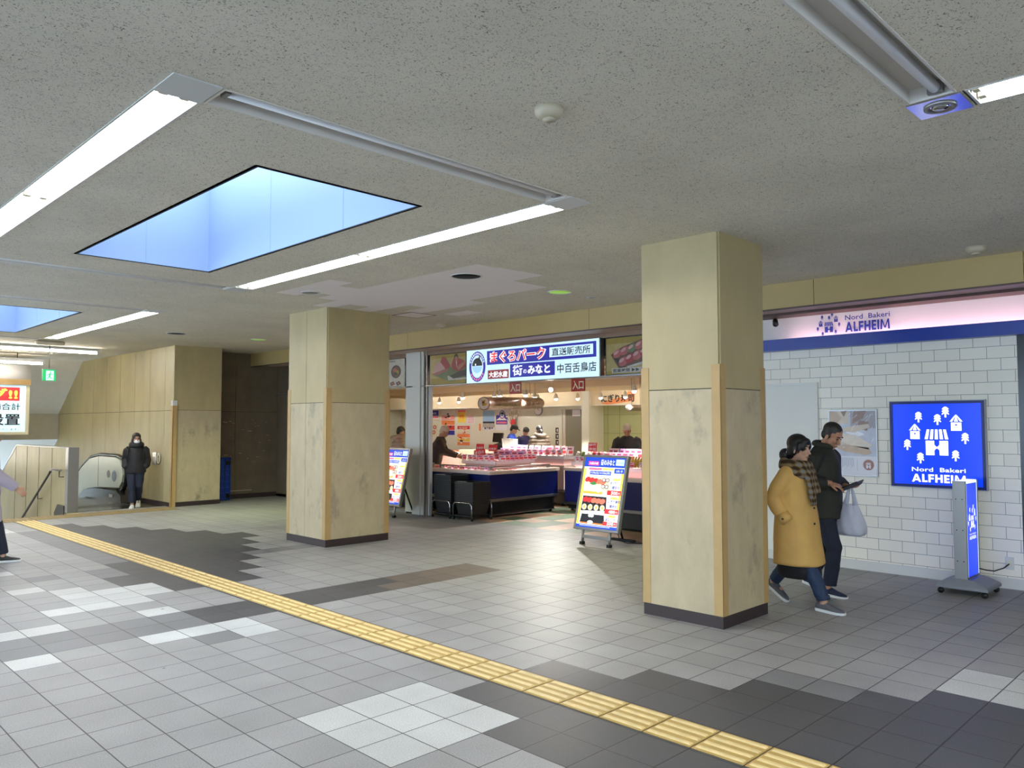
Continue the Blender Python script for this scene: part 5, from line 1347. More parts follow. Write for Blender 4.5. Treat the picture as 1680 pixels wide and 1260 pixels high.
# rails on the rim
b = B()
for y0, y1 in ((11.7, 16.1),): b.tube([(9.62, y0, .90), (9.62, y1, .90)], .02, 'steel', 8)
for y in (11.75, 13.0, 14.5, 16.0): b.box(9.6, 9.64, y-.02, y+.02, .82, .9, 'steel')
b.build('guard_rail', CASES[1])
b = B(); b.tube([(9.68, 10.2, .88), (9.68, 11.6, .88)], .014, 'steel', 8); b.tube([(9.68, 10.2, .88), (11.25, 10.2, .88)], .014, 'steel', 8)
for x, y in ((9.68, 10.2), (9.68, 11.55), (11.2, 10.2)): b.box(x-.025, x+.025, y-.025, y+.025, .82, .885, 'grey_plastic')
b.build('guard_rail', CASES[0])

# ---------------------------------------------------------------- goods
foods = ['food_red', 'food_pink', 'food_orange', 'food_white', 'food_pink', 'food_red']
protos = {}
def pack(x, y, z, kind, label, group, rz=0.0):
    if kind not in protos:
        t = thing('food_pack', label, 'food pack', (x, y, z), rz, group, local=True)
        b = B(); w, d, h = .085, .06, .022
        lo = [(-w*.85, -d*.85, 0), (w*.85, -d*.85, 0), (w*.85, d*.85, 0), (-w*.85, d*.85, 0)]; hi = [(-w, -d, h), (w, -d, h), (w, d, h), (-w, d, h)]
        b.add(lo+hi, [(0, 3, 2, 1), (0, 1, 5, 4), (1, 2, 6, 5), (2, 3, 7, 6), (3, 0, 4, 7), (4, 5, 6, 7)], 'tray_white'); b.build('tray', t, local=True)
        b = B(); rnd = random.Random(len(protos))
        for k in range(4): b.ball((-.055+.036*k, rnd.uniform(-.008, .008), h+.006), (.024, .045, .018), kind, 8, 6, Matrix.Rotation(rnd.uniform(-.3, .3), 3, 'Z'))
        b.build('food', t, local=True)
        protos[kind] = t
        return t
    return dup(protos[kind], (x, y, z), rz, label, group)
rnd = random.Random(21)
def fill(x0, x1, y0, y1, z, label, group, dx=.135, dy=.19):
    nx = int((x1-x0)/dx); ny = int((y1-y0)/dy)
    for i in range(nx):
        for j in range(ny):
            pack(x0+dx*(i+.5), y0+dy*(j+.5), z, rnd.choice(foods), label, group, math.pi/2+rnd.uniform(-.08, .08))
fill(9.66, 10.12, 10.2, 11.5, .785, 'small tray of fish in the large navy fish display case', 'fish trays in the large display case')
fill(10.2, 11.2, 10.2, 10.52, .785, 'small tray of fish in the large navy fish display case', 'fish trays in the large display case')
fill(10.25, 11.15, 10.65, 11.45, .931, 'small tray of fish on the raised shelf of the large display case', 'fish trays on the raised shelf', .16, .2)
fill(9.66, 10.3, 11.8, 14.6, .785, 'small tray of fish in the case along the shop front', 'fish trays in the shop front case', .16, .22)
fill(11.65, 12.85, 8.9, 9.9, .901, 'sushi pack on the blue emblem case', 'sushi packs on the emblem case', .17, .2)
fill(10.15, 10.95, 5.95, 7.55, .931, 'fish pack on the case beside the nearer pillar', 'packs on the pillar side case', .17, .2)
fill(15.45, 16.6, 16.3, 19.9, .785, 'meat tray in the low case at the shop back wall', 'meat trays in the back wall case', .23, .3)
fill(12.05, 12.85, 7.0, 8.45, 1.001, 'sushi pack in front of the white haired man', 'sushi packs before the white haired man', .18, .2)

cardp = {}
def card(x, y, z, mt, label, group, w=.11, h=.075, rz=0.0, txt=None):
    key = (mt, w, h)
    if key not in cardp:
        t = thing('price_card', label, 'price card', (x, y, z), rz, group, local=True)
        f = Face((0, w/2, .012), (0, -1, 0), (.25, 0, 1))
        b = B(); f.slab(b, 0, w, 0, h, mt, -.002, .002); b.build('card', t, local=True)
        b = B(); f.rect(b, .01, w*.7, h*.62, h*.8, 'card_ink' if mt != 'card_red' else 'card_white', .003); f.rect(b, w*.3, w*.9, h*.18, h*.48, 'card_red' if mt != 'card_red' else 'card_white', .003); b.build('print', t, local=True)
        b = B(); b.box(-.012, .012, -.02, .02, 0, .014, 'tray_white'); b.build('clip', t, local=True)
        cardp[key] = t
        return t
    return dup(cardp[key], (x, y, z), rz, label, group)
cm = ['card_white', 'card_pink', 'card_white', 'card_lilac', 'card_pink']
def card_row(x, ya, yb, n, z, label, group, w=.11, h=.075, zj=0):
    for k in range(n): card(x+rnd.uniform(-.02, .02), ya+(yb-ya)*(k+.5)/n, z+rnd.uniform(0, zj), cm[rnd.randrange(5)], label, group, w, h, rnd.uniform(-.2, .2))
g1 = 'price cards over the large display case'
card_row(10.14, 11.5, 10.6, 6, .961, 'pink or white price card on the shelf front of the large display case', g1, .13, .10)
card_row(10.62, 11.5, 10.55, 5, .955, 'pink or white price card standing among the trays of the large display case', 'price cards among the trays', .15, .12)
card_row(9.66, 11.5, 10.2, 7, .826, 'small price card on the near rim of the large display case', 'rim price cards', .09, .06)
card_row(11.62, 9.9, 8.9, 8, .931, 'small pale price card along the blue emblem case', 'price cards on the emblem case', .10, .09)
card_row(12.2, 9.9, 8.9, 7, .955, 'larger pink price card in the second row of the blue emblem case', 'second row price cards on the emblem case', .14, .14)
card_row(12.65, 9.9, 8.9, 7, .955, 'tall lilac or pink card in the last row of the blue emblem case', 'last row price cards on the emblem case', .14, .20)
card_row(10.13, 7.55, 6.0, 8, .961, 'price card on the case beside the nearer pillar', 'price cards on the pillar side case', .11, .08)
card_row(12.04, 8.4, 7.0, 7, 1.02, 'pink price card before the white haired man', 'price cards before the white haired man', .12, .09)
card_row(9.66, 14.6, 12.0, 8, .826, 'white or pink price card along the shop front case', 'price cards on the shop front case', .14, .10)
card_row(12.06, 12.45, 10.6, 11, 1.0, 'white or pink price card along the pale low display case', 'price cards on the pale low case', .15, .12)
card_row(12.4, 12.45, 10.6, 10, .995, 'taller price card in the second row of the pale low display case', 'second row cards on the pale low case', .16, .19)
card_row(10.9, 11.45, 10.55, 5, .955, 'large pale price card at the back of the raised shelf of the large display case', 'back cards on the raised shelf', .17, .17)
for k in range(8): card(10.3+.12*k, 10.53, .961, cm[rnd.randrange(5)], 'price card along the right hand shelf edge of the large display case', 'edge cards on the raised shelf', .13, .10, math.pi/2*.55)
def red_sign(x, y, z, w, h, txt, label, roll=0):
    t = thing('sale_sign', label, 'sign', (x, y, z))
    R_ = Vector((0, -math.cos(roll), math.sin(roll))); U = Vector((.1, math.sin(roll), math.cos(roll)))
    f = Face((x, y+w/2, z), R_, U)
    b = B(); f.slab(b, 0, w, 0, h, 'card_red', -.003, .003); b.build('board', t)
    b = B()
    for k, s in enumerate(txt): f.text(b, s, w*.08, h*(.55-.47*k if len(txt) > 1 else .2), h*.36, 'card_white', w*.84, .005, bold=.03)
    b.build('lettering', t)
    b = B(); b.tube([f.p(w/2, 0, -.005), (x, y, .80 if x < 11.4 else .94)], .006, 'tray_white', 6); b.build('stick', t)
red_sign(10.58, 11.46, .93, .33, .20, ('本日の', 'お買得'), 'tilted red bargain sign on the large display case', .12)
red_sign(10.64, 11.52, 1.13, .22, .13, ('お買得',), 'smaller red bargain sign above the tilted one')
red_sign(11.95, 9.72, 1.12, .21, .17, ('特選', '寿司'), 'pale red sign rising over the cards of the blue emblem case')
red_sign(10.66, 11.17, 1.12, .24, .13, ('お刺身',), 'red and white card board standing right of the bargain signs')

# cash desk
mat('desk_beige', rgb(150, 138, 118), .5)
b = B(); b.box(13.4, 14.45, 13.5, 15.3, 0, 1.0, 'desk_beige'); single(b, 'cash_desk', 'plain cream cash desk before the shop staff', 'desk', (14, 14.4, 0), bevel=.01)
t = thing('cash_register', 'black cash register with a raised screen on the cash desk', 'cash register', (14.1, 14.65, 1.0))
b = B(); b.box(13.95, 14.3, 14.2, 14.62, 1.0, 1.12, 'black'); b.prism([(13.95, 14.2, 1.12), (14.3, 14.2, 1.12), (14.3, 14.2, 1.2)], (0, .42, 0), 'black'); b.build('body', t)
b = B(); b.obox((14.2, 14.68, 1.30), (.05, .34, .24), 'black', Matrix.Rotation(.15, 3, 'Y')); b.build('screen', t)
b = B(); b.box(14.2, 14.24, 14.62, 14.66, 1.0, 1.2, 'black'); b.build('stand', t)
b = B(); b.prism([(13.9, 13.84, 1.0), (13.9, 14.2, 1.0), (13.9, 14.24, 1.29), (13.9, 13.82, 1.28)], (.16, 0, 0), 'food_white'); single(b, 'paper_bag', 'cream paper bag standing on the cash desk', 'bag', (13.98, 14.02, 1.0))
# bread shaped goods: bundle of yellow packs and curved sushi sign
for k in range(6):
    b = B(); c = Vector((10.2, 7.60-.055*k, .965)); b.tube([c, c+Vector((.02, -.03, .09)), c+Vector((.03, -.07, .17))], [.02, .022, .012], 'food_yellow', 8)
    single(b, 'egg_roll_pack', 'upright yellow pack on the case beside the nearer pillar', 'food pack', tuple(c), 'upright yellow packs')
for k, c in enumerate(('food_white', 'food_green', 'food_white', 'food_red', 'food_brown', 'food_white')):
    b = B()
    pts = [(11.70, 9.95-.13*k-.10*math.sin(math.pi*.5*a/8), .945+.17*math.sin(math.pi*.5*a/8)) for a in range(9)]
    b.tube(pts, .03, c, 8); single(b, 'rolled_sushi', 'curved rolled sushi standing on the blue emblem case, %s one from the left' % ('first', 'second', 'third', 'fourth', 'fifth', 'sixth')[k], 'food', pts[0])

# ---------------------------------------------------------------- baskets
mat('basket_black', rgb(38, 39, 41), 0.4)
def basket_mesh(t):
    w, d, h = .20, .225, .20; k = .82
    b = B()
    lo = [(-w*k, -d*k, 0), (w*k, -d*k, 0), (w*k, d*k, 0), (-w*k, d*k, 0)]; hi = [(-w, -d, h), (w, -d, h), (w, d, h), (-w, d, h)]
    b.add(lo, [(0, 1, 2, 3)], 'basket_black')
    # slatted sides: rows of bars
    for r in range(4):
        a0, a1 = r/4, r/4+.17
        for i in range(4):
            j = (i+1) % 4
            P = lambda c, a: Vector(lo[c]).lerp(Vector(hi[c]), a)
            b.quad(P(i, a0), P(j, a0), P(j, a1), P(i, a1), 'basket_black')
    for i in range(4):
        j = (i+1) % 4
        for q in (.0, .2, .4, .6, .8):
            A, C = Vector(lo[i]).lerp(Vector(lo[j]), q), Vector(hi[i]).lerp(Vector(hi[j]), q); A2, C2 = Vector(lo[i]).lerp(Vector(lo[j]), q+.07), Vector(hi[i]).lerp(Vector(hi[j]), q+.07)
            b.quad(A, A2, C2, C, 'basket_black')
    b.build('body', t, local=True)
    b = B()
    for x0, x1, y0, y1 in ((-w-.012, w+.012, -d-.012, -d+.008), (-w-.012, w+.012, d-.008, d+.012), (-w-.012, -w+.008, -d, d), (w-.008, w+.012, -d, d)): b.box(x0, x1, y0, y1, h-.012, h+.006, 'basket_black')
    b.build('rim', t, local=True)
    b = B(); b.tube([(-w+.02, -d*.2, h+.01), (-w+.03, 0, h+.012), (-w+.02, d*.9, h+.01)], .006, 'grey_plastic', 6); b.build('handle', t, local=True)
bk = thing('shopping_basket', 'black shopping basket in the taller stack, nested below the top one', 'shopping basket', (9.27, 10.79, .09), 0, 'baskets nested in the taller stack', local=True)
basket_mesh(bk)
n = 15
for k in range(1, n):
    top = k == n-1
    c = dup(bk, (9.27, 10.79, .09+.0325*k), 0, 'topmost black shopping basket of the taller stack' if top else None)
    if top: del c['group']
for k in range(12):
    top = k == 11
    c = dup(bk, (9.27, 10.22, .09+.0325*k), 0, 'topmost black shopping basket of the lower stack' if top else 'black shopping basket in the lower stack, nested below the top one', 'baskets nested in the lower stack')
    if top: del c['group']
def trolley(y, label):
    t = thing('basket_trolley', label, 'basket stand', (9.27, y, 0))
    for x in (9.03, 9.5):
        b = B(); b.tube([(x, y+.24, .05), (x, y+.24, .25), (x, y+.215, .285), (x, y+.18, .30), (x, y-.18, .30), (x, y-.215, .285), (x, y-.24, .25), (x, y-.24, .05)], .011, 'chrome', 8); b.build('hoop', t)
    b = B(); b.box(9.03, 9.5, y-.2, y+.2, .07, .085, 'black'); b.build('tray', t)
    for x in (9.04, 9.49):
        for yy in (y-.235, y+.235):
            b = B(); b.cyl((x, yy-.01, .025), (x, yy+.01, .025), .025, 'black', 12); b.build('caster', t)
trolley(10.79, 'chrome hoop stand under the taller stack of baskets')
trolley(10.22, 'chrome hoop stand under the lower stack of baskets')
# ================================================================== people
mat('skin', rgb(196, 152, 126), 0.5)
mat('skin_warm', rgb(186, 136, 108), 0.5)
mat('hair_black', rgb(22, 20, 22), 0.45)
mat('hair_dark', rgb(38, 32, 30), 0.5)
mat('hair_white', rgb(206, 190, 170), 0.6)
mat('eye_dark', rgb(24, 18, 16), 0.3)
mat('lip', rgb(158, 92, 84), 0.5)
mat('coat_tan', rgb(206, 164, 92), 0.75, var=0.10, vscale=5)
mat('jeans', rgb(36, 54, 84), 0.8, var=0.2, vscale=9)
mat('jeans_dark', rgb(24, 31, 50), 0.8, var=0.2, vscale=9)
mat('skirt_black', rgb(22, 21, 24), 0.8)
mat('jacket_olive', rgb(38, 39, 33), 0.75, var=0.15, vscale=6)
mat('jacket_black', rgb(24, 23, 26), 0.7, var=0.15, vscale=6)
mat('jacket_brown', rgb(44, 32, 28), 0.75, var=0.1)
mat('puffer_beige', rgb(186, 158, 138), 0.6)
mat('puffer_taupe', rgb(70, 58, 48), 0.6)
mat('staff_blue', rgb(34, 66, 170), 0.7)
mat('staff_navy', rgb(32, 36, 92), 0.7)
mat('coat_lilac', rgb(172, 162, 176), 0.75)
mat('shoe_grey', rgb(92, 92, 96), 0.8)
mat('shoe_navy', rgb(36, 40, 66), 0.8)
mat('shoe_white', rgb(226, 224, 222), 0.6)
mat('sole_white', rgb(232, 232, 230), 0.6)
mat('button_dark', rgb(52, 36, 28), 0.4)
mat('mask_white', rgb(238, 238, 240), 0.8)
mat('wallet_black', rgb(18, 18, 20), 0.4)
def scarf_mat():
    nt, p, nd, L = nodes_of('scarf_check', 0.9, 0.1)
    tc = nd('TexCoord')
    w1 = nd('TexWave', bands_direction='Z'); w1.inputs['Scale'].default_value = 5.5; w1.inputs['Distortion'].default_value = 1.0
    w2 = nd('TexWave', bands_direction='Y'); w2.inputs['Scale'].default_value = 6.5; w2.inputs['Distortion'].default_value = 1.0
    L(tc.outputs['Object'], w1.inputs[0]); L(tc.outputs['Object'], w2.inputs[0])
    a = nd('Math', operation='ADD'); L(w1.outputs['Fac'], a.inputs[0]); L(w2.outputs['Fac'], a.inputs[1])
    r = nd('ValToRGB'); e = r.color_ramp.elements
    e[0].position = .25; e[0].color = rgb(58, 46, 36)+(1,); e[1].position = .7; e[1].color = rgb(132, 112, 78)+(1,)
    x = r.color_ramp.elements.new(.95); x.color = rgb(112, 116, 128)+(1,)
    h = nd('Math', operation='MULTIPLY', i1=.5); L(a.outputs[0], h.inputs[0]); L(h.outputs[0], r.inputs[0]); L(r.outputs[0], p.inputs['Base Color'])
scarf_mat()

V = Vector
def fold(amp, sc, off=0.0, zst=1.0):
    """cloth creases: a gentle displacement of a garment's surface"""
    def fn(v):
        q = V((v.x*sc+off, v.y*sc, v.z*sc*zst))
        return v+noise.noise_vector(q)*amp
    return fn
def head_frame(c, pitch, yaw, roll=0):
    return Matrix.Translation(c) @ Matrix.Rotation(yaw, 4, 'Z') @ Matrix.Rotation(pitch, 4, 'Y') @ Matrix.Rotation(roll, 4, 'X')
def hb(b, F, c, r, mt, nu=16, nv=10):
    R = F.to_3x3(); b.ball(F @ V(c), r, mt, nu, nv, R)
def hand(b, wrist, fdir, ndir, side, curl, mt, s=1.0):
    """five fingered hand: fdir along the fingers, ndir out of the palm, side +1/-1 puts the thumb on that side"""
    f = V(fdir).normalized(); n = V(ndir); n = (n-f*n.dot(f)).normalized(); l = f.cross(n)*side
    w = V(wrist)
    R = Matrix((f, l, n)).transposed()
    b.ball(w+f*.045*s, (.052*s, .042*s, .016*s), mt, 12, 8, R)
    b.tube([w-f*.03, w+f*.02*s], [.026*s, .028*s], mt, 10, flat=.8)
    for k, (o, ln) in enumerate(((.031, .064), (.0105, .074), (-.0105, .069), (-.031, .054))):
        p = w+f*.082*s+l*o*s*.95; d = f+l*o*1.2; pts = [p-f*.02*s, p]; d.normalize(); c = curl*(1+.12*k)
        for j in range(3):
            d = (d*math.cos(c)+n*math.sin(c)).normalized(); pts.append(pts[-1]+d*ln*s*(.44, .32, .24)[j])
        b.tube(pts, [.0095*s, .0092*s, .0085*s, .0078*s, .006*s], mt, 8)
    p = w+f*.022*s+l*.03*s; d = (f*.75+l*.65+n*.25).normalized()
    pts = [p, p+d*.035*s]; d2 = (d+f*.4+n*.35*curl).normalized(); pts += [pts[-1]+d2*.028*s, pts[-1]+d2*.05*s]
    b.tube(pts, [.013*s, .0115*s, .0095*s, .007*s], mt, 8)

def head(b, F, mt):
    hb(b, F, (-.012, 0, .045), (.094, .076, .086), mt)
    hb(b, F, (.022, 0, -.03), (.064, .061, .084), mt)
    hb(b, F, (.052, 0, -.094), (.030, .030, .024), mt)
    hb(b, F, (.0, 0, -.06), (.055, .058, .05), mt)
    hb(b, F, (.074, 0, .036), (.016, .048, .014), mt, 12, 8)
    for s in (1, -1):
        hb(b, F, (.064, .034*s, -.022), (.022, .024, .022), mt, 12, 8)
        hb(b, F, (-.008, .077*s, -.012), (.019, .008, .031), mt, 12, 8)
    b.tube([F @ V((.080, 0, .018)), F @ V((.094, 0, -.012)), F @ V((.105, 0, -.032)), F @ V((.084, 0, -.04))], [.009, .011, .0145, .010], mt, 8)
    hb(b, F, (.080, 0, -.064), (.012, .023, .011), mt, 12, 8)

def shoe(p, pos, yaw, pitch, up, sole, name_loc):
    """one shoe with its sole; pos = ground point below the ankle"""
    F = Matrix.Translation(pos) @ Matrix.Rotation(yaw, 4, 'Z') @ Matrix.Rotation(pitch, 4, 'Y')
    sec = [(-.075, .022, .055), (-.06, .034, .082), (-.02, .038, .088), (.03, .038, .082), (.08, .044, .062), (.13, .046, .05), (.165, .036, .042), (.185, .014, .03)]
    b = B(); R = []
    for x, w, h in sec:
        R.append([F @ V((x, w*math.copysign(abs(math.cos(a))**.7, math.cos(a)), .022+(h-.022)*max(0, math.sin(a))**.75)) for a in [math.pi*k/10 for k in range(11)]])
    b.rings(R, up); o = b.build('shoe', p, local=True)
    b = B(); R = []
    for x, w, h in sec:
        q = w+.004
        R.append([F @ V((x*1.03, y*q, z)) for y, z in ((-1, .002), (-1.0, .026), (1.0, .026), (1, .002))])
    b.rings(R, sole, smooth=False); b.build('sole', o, local=True)

def person(label, loc, face, J, name='person', vox=.007, skin='skin', legs=True, group=None):
    """body: one continuous skin from joints J (x forward, y left, z up, metres)"""
    b = B(); F = J['head']
    head(b, F, skin)
    nk = V(J['neck'])
    b.tube([nk+V((.0, 0, -.07)), nk, F @ V((-.02, 0, -.075)), F @ V((-.01, 0, -.02))], [.055, .052, .050, .055], skin, 14)
    pel = V(J.get('pelvis', (0, 0, .86)))
    b.tube([pel+V((0, 0, -.08)), pel, pel.lerp(nk, .35), pel.lerp(nk, .72), nk+V((0, 0, -.08))], [.11, .12, .105, .115, .06], skin, 16, flat=1.15, ref=(1, 0, 0))
    for s in ('R', 'L'):
        sh, el, wr = (V(J[k+s]) for k in ('shoulder', 'elbow', 'wrist'))
        b.tube([nk.lerp(sh, .45)+V((0, 0, -.055)), sh+V((0, 0, -.02)), sh.lerp(el, .45), el, el.lerp(wr, .4), wr], [.04, .052, .045, .038, .036, .026], skin, 12)
        hd = J.get('hand'+s)
        if hd: hand(b, wr, hd[0], hd[1], hd[2], hd[3], skin, J.get('hs', 1.0))
        else: hand(b, wr, (wr-el), V((0, 1 if s == 'R' else -1, 0)), 1 if s == 'R' else -1, .5, skin, J.get('hs', 1.0))
        if legs:
            hp, kn, an = (V(J[k+s]) for k in ('hip', 'knee', 'ankle'))
            b.tube([hp+V((0, 0, .04)), hp.lerp(kn, .4), kn, kn.lerp(an, .35), an, an+V((0, 0, -.03))], [.085, .075, .054, .053, .036, .036], skin, 12)
            b.ball(an+V((.03, 0, -.055)), (.08, .028, .022), skin, 12, 8)
    o = b.build(name, None, (0, 0, 0), local=True, remesh=vox, smooth_it=2)
    o.location = loc; o.rotation_euler = (0, 0, math.atan2(face[1], face[0]))
    ORG[o.name] = V((0, 0, 0))
    tag(o, label, 'person', group)
    return o
def features(p, F, brows=True, mouth=True):
    for s in (1, -1):
        b = B(); hb(b, F, (.0785, .031*s, .008), (.009, .0145, .0055), 'eye_dark', 10, 6); b.build('eye', p, local=True)
        if brows:
            b = B(); b.tube([F @ V((.090, .014*s, .030)), F @ V((.087, .034*s, .035)), F @ V((.076, .052*s, .030))], [.004, .005, .003], 'hair_black', 6); b.build('eyebrow', p, local=True)
    if mouth:
        b = B(); b.tube([F @ V((.083, -.024, -.066)), F @ V((.0915, 0, -.064)), F @ V((.083, .024, -.066))], [.003, .0055, .003], 'lip', 6); b.build('lips', p, local=True)
def garment(p, name, mt, trunk, sleeves, vox=.012, amp=.01, sc=7, zst=1.0, smooth_it=3, extra=None, off=0.0):
    """trunk = list of (x, y, z, depth, width) rings; sleeves = list of (points, radii)"""
    b = B()
    if trunk: b.rings([[V((x+rx*math.cos(a), y+ry*math.sin(a), z)) for a in [2*math.pi*k/28 for k in range(28)]] for x, y, z, rx, ry in trunk], mt)
    for pts, rad in sleeves: b.tube(pts, rad, mt, 14)
    if extra: extra(b)
    return b.build(name, p, local=True, remesh=vox, smooth_it=smooth_it, fn=fold(amp, sc, off, zst))

# ------------------------------------------------ woman in the tan coat
F = head_frame((.045, -.005, 1.425), .06, -.12)
J = dict(head=F, neck=(.0, 0, 1.29), pelvis=(0, 0, .83), shoulderR=(-.01, -.165, 1.215), elbowR=(-.11, -.20, .985), wristR=(.0, -.13, .83), shoulderL=(.0, .165, 1.215), elbowL=(-.06, .23, .98), wristL=(.03, .13, .83),
         hipR=(.0, -.08, .80), kneeR=(.11, -.07, .45), ankleR=(.265, -.06, .095), hipL=(0, .08, .80), kneeL=(-.06, .07, .45), ankleL=(-.27, .06, .17), handR=((.3, .05, -.95), (0, 1, 0), 1, .3), handL=((.3, -.05, -.95), (0, -1, 0), -1, .3))
w = person('woman in a long tan coat and checked scarf walking behind the nearer pillar', (6.99, 3.29, 0), (0, -1), J, vox=.006)
features(w, F)
garment(w, 'coat', 'coat_tan', [(.015, 0, .385, .225, .225), (.015, 0, .40, .228, .228), (0.005, 0, .6, .208, .222), (0, 0, .8, .185, .21), (0, 0, 1.0, .158, .195), (-.005, 0, 1.13, .15, .20), (-.01, 0, 1.21, .125, .185), (-.01, 0, 1.265, .09, .125), (0, 0, 1.29, .07, .08)],
        [([(-.01, -.12, 1.215), (-.02, -.165, 1.19), (-.08, -.205, 1.08), (-.115, -.218, .985), (-.07, -.222, .90), (.01, -.222, .80)], [.08, .08, .07, .066, .062, .056]), ([(-.01, .13, 1.215), (-.01, .18, 1.19), (-.04, .225, 1.08), (-.06, .24, .985), (0, .235, .88), (.06, .22, .79)], [.08, .08, .072, .068, .065, .06])],
        amp=.016, sc=5.5, zst=.55, smooth_it=2)
b = B(); b.tube([(-.02, -.226, .85), (.012, -.228, .80), (.025, -.225, .78)], [.059, .062, .05], 'coat_tan', 14); b.build('cuff', w, local=True)
for z in (.905, .765):
    b = B(); b.ball((.205, -.075, z), (.010, .010, .011), 'button_dark', 10, 6); b.build('button', w, local=True)
b = B(); b.ball((.01, -.289, .81), (.012, .008, .009), 'button_dark', 10, 6); b.build('button', w, local=True)
garment(w, 'skirt', 'skirt_black', [(.02, 0, .265, .20, .14), (.02, 0, .33, .20, .17), (0.01, 0, .45, .18, .18), (0, 0, .7, .14, .17)], [], amp=.01)
garment(w, 'trousers', 'jeans', None, [([(0, -.08, .72), (.11, -.07, .45), (.20, -.064, .26), (.262, -.06, .11)], [.09, .068, .062, .056]), ([(0, .08, .72), (-.06, .07, .45), (-.18, .064, .29), (-.26, .06, .185)], [.09, .068, .062, .054])], vox=.01, amp=.008, sc=14)
b = B(); b.tube([(.257, -.06, .135), (.264, -.06, .10)], [.06, .06], 'jeans', 14); b.build('turn_up', w, local=True)
shoe(w, V((.27, -.06, .0)), -.08, .04, 'shoe_grey', 'sole_white', 'R')
shoe(w, V((-.285, .06, .105)), .05, .62, 'shoe_grey', 'sole_white', 'L')
def hair_w(b):
    hb(b, F, (-.022, 0, .052), (.102, .089, .090), 'hair_black'); hb(b, F, (-.055, 0, -.02), (.06, .082, .085), 'hair_black'); hb(b, F, (-.03, -.062, -.005), (.05, .028, .06), 'hair_black'); hb(b, F, (-.03, .062, -.005), (.05, .028, .06), 'hair_black')
    hb(b, F, (.052, 0, .068), (.046, .066, .042), 'hair_black'); hb(b, F, (.062, -.048, .035), (.026, .026, .05), 'hair_black'); hb(b, F, (.062, .048, .035), (.026, .026, .05), 'hair_black')
    b.tube([F @ V((.05, -.074, .06)), F @ V((.045, -.082, .0)), F @ V((.035, -.08, -.04))], [.02, .014, .004], 'hair_black', 8)
b = B(); hair_w(b); b.build('hair', w, local=True, remesh=.007, smooth_it=2)
b = B(); hb(b, F, (-.145, 0, -.065), (.055, .055, .062), 'hair_black'); hb(b, F, (-.10, 0, -.035), (.04, .035, .035), 'hair_black'); b.build('hair_bun', w, local=True, remesh=.007, smooth_it=2)
b = B(); b.ball(F @ V((-.097, -.036, -.035)), (.016, .012, .016), 'mask_white', 10, 8); b.build('hair_tie', w, local=True)
def loop(cx, cz, rx, ry, tilt, n=20): return [V((cx+rx*math.cos(a), ry*math.sin(a), cz-tilt*math.cos(a))) for a in [2*math.pi*k/n for k in range(n+1)]]
b = B(); b.tube(loop(.005, 1.285, .105, .115, .015), .052, 'scarf_check', 12, flat=.85); b.tube(loop(.02, 1.245, .125, .13, .05), .05, 'scarf_check', 12, flat=.8)
b.tube([(.12, -.06, 1.25), (.165, -.07, 1.16), (.185, -.075, 1.06), (.195, -.08, .985)], [.055, .062, .06, .055], 'scarf_check', 12, flat=.45, ref=(0, 1, 0))
b.tube([(.13, .03, 1.24), (.175, .02, 1.13), (.2, .02, 1.03)], [.05, .055, .05], 'scarf_check', 12, flat=.45, ref=(0, 1, 0))
b.build('scarf', w, local=True, remesh=.008, smooth_it=2, fn=fold(.008, 16))
b = B()
for k in range(8): y = -.13+.014*k; b.tube([(.197, y, .99), (.2+.004*(k % 2), y+.003, .95), (.203, y, .925)], [.006, .005, .003], 'scarf_check', 6)
b.build('fringe', w, local=True)

# ------------------------------------------------ man in the dark jacket
F = head_frame((.075, 0, 1.535), .52, -.10)
J = dict(head=F, neck=(.0, 0, 1.42), pelvis=(-.01, 0, .88), shoulderR=(-.01, -.19, 1.35), elbowR=(-.09, -.26, 1.10), wristR=(.10, -.14, 1.085), shoulderL=(-.01, .19, 1.35), elbowL=(-.01, .25, 1.10), wristL=(.17, .07, 1.045),
         hipR=(0, -.095, .84), kneeR=(.11, -.09, .455), ankleR=(.045, -.085, .095), hipL=(0, .095, .84), kneeL=(-.05, .10, .46), ankleL=(-.22, .115, .12), handR=((.9, .25, -.25), (.1, .25, -.9), -1, .42), handL=((.95, -.25, .05), (0, .15, 1), -1, .45), hs=1.06)
m = person('man in a dark olive jacket looking down into a black wallet', (7.68, 3.31, 0), (0, -1), J, vox=.005, skin='skin_warm')
features(m, F)
garment(m, 'jacket', 'jacket_olive', [(0, 0, .735, .155, .205), (0, 0, .75, .16, .21), (-.005, 0, .9, .152, .205), (-.01, 0, 1.1, .15, .20), (-.015, 0, 1.26, .145, .205), (-.02, 0, 1.35, .125, .195), (-.02, 0, 1.40, .095, .14), (-.01, 0, 1.44, .078, .09), (.0, 0, 1.46, .072, .078)],
        [([(-.01, -.15, 1.345), (-.02, -.205, 1.32), (-.06, -.25, 1.20), (-.09, -.27, 1.10), (.0, -.215, 1.085), (.085, -.155, 1.085)], [.08, .082, .074, .074, .064, .052]), ([(-.01, .15, 1.345), (-.01, .2, 1.32), (-.01, .24, 1.2), (-.01, .255, 1.1), (.08, .17, 1.075), (.155, .085, 1.05)], [.08, .082, .074, .072, .062, .05])],
        amp=.014, sc=7, zst=.8, smooth_it=2)
garment(m, 'collar', 'jacket_olive', None, [(loop(-.01, 1.45, .08, .085, .02), .030)], vox=.009, amp=.006, sc=14)
def leg(a, c, d, cuff=.062): return ([V(a), V(a).lerp(V(c), .45), V(c), V(c).lerp(V(d), .4), V(d)], [.098, .09, .076, .073, cuff])
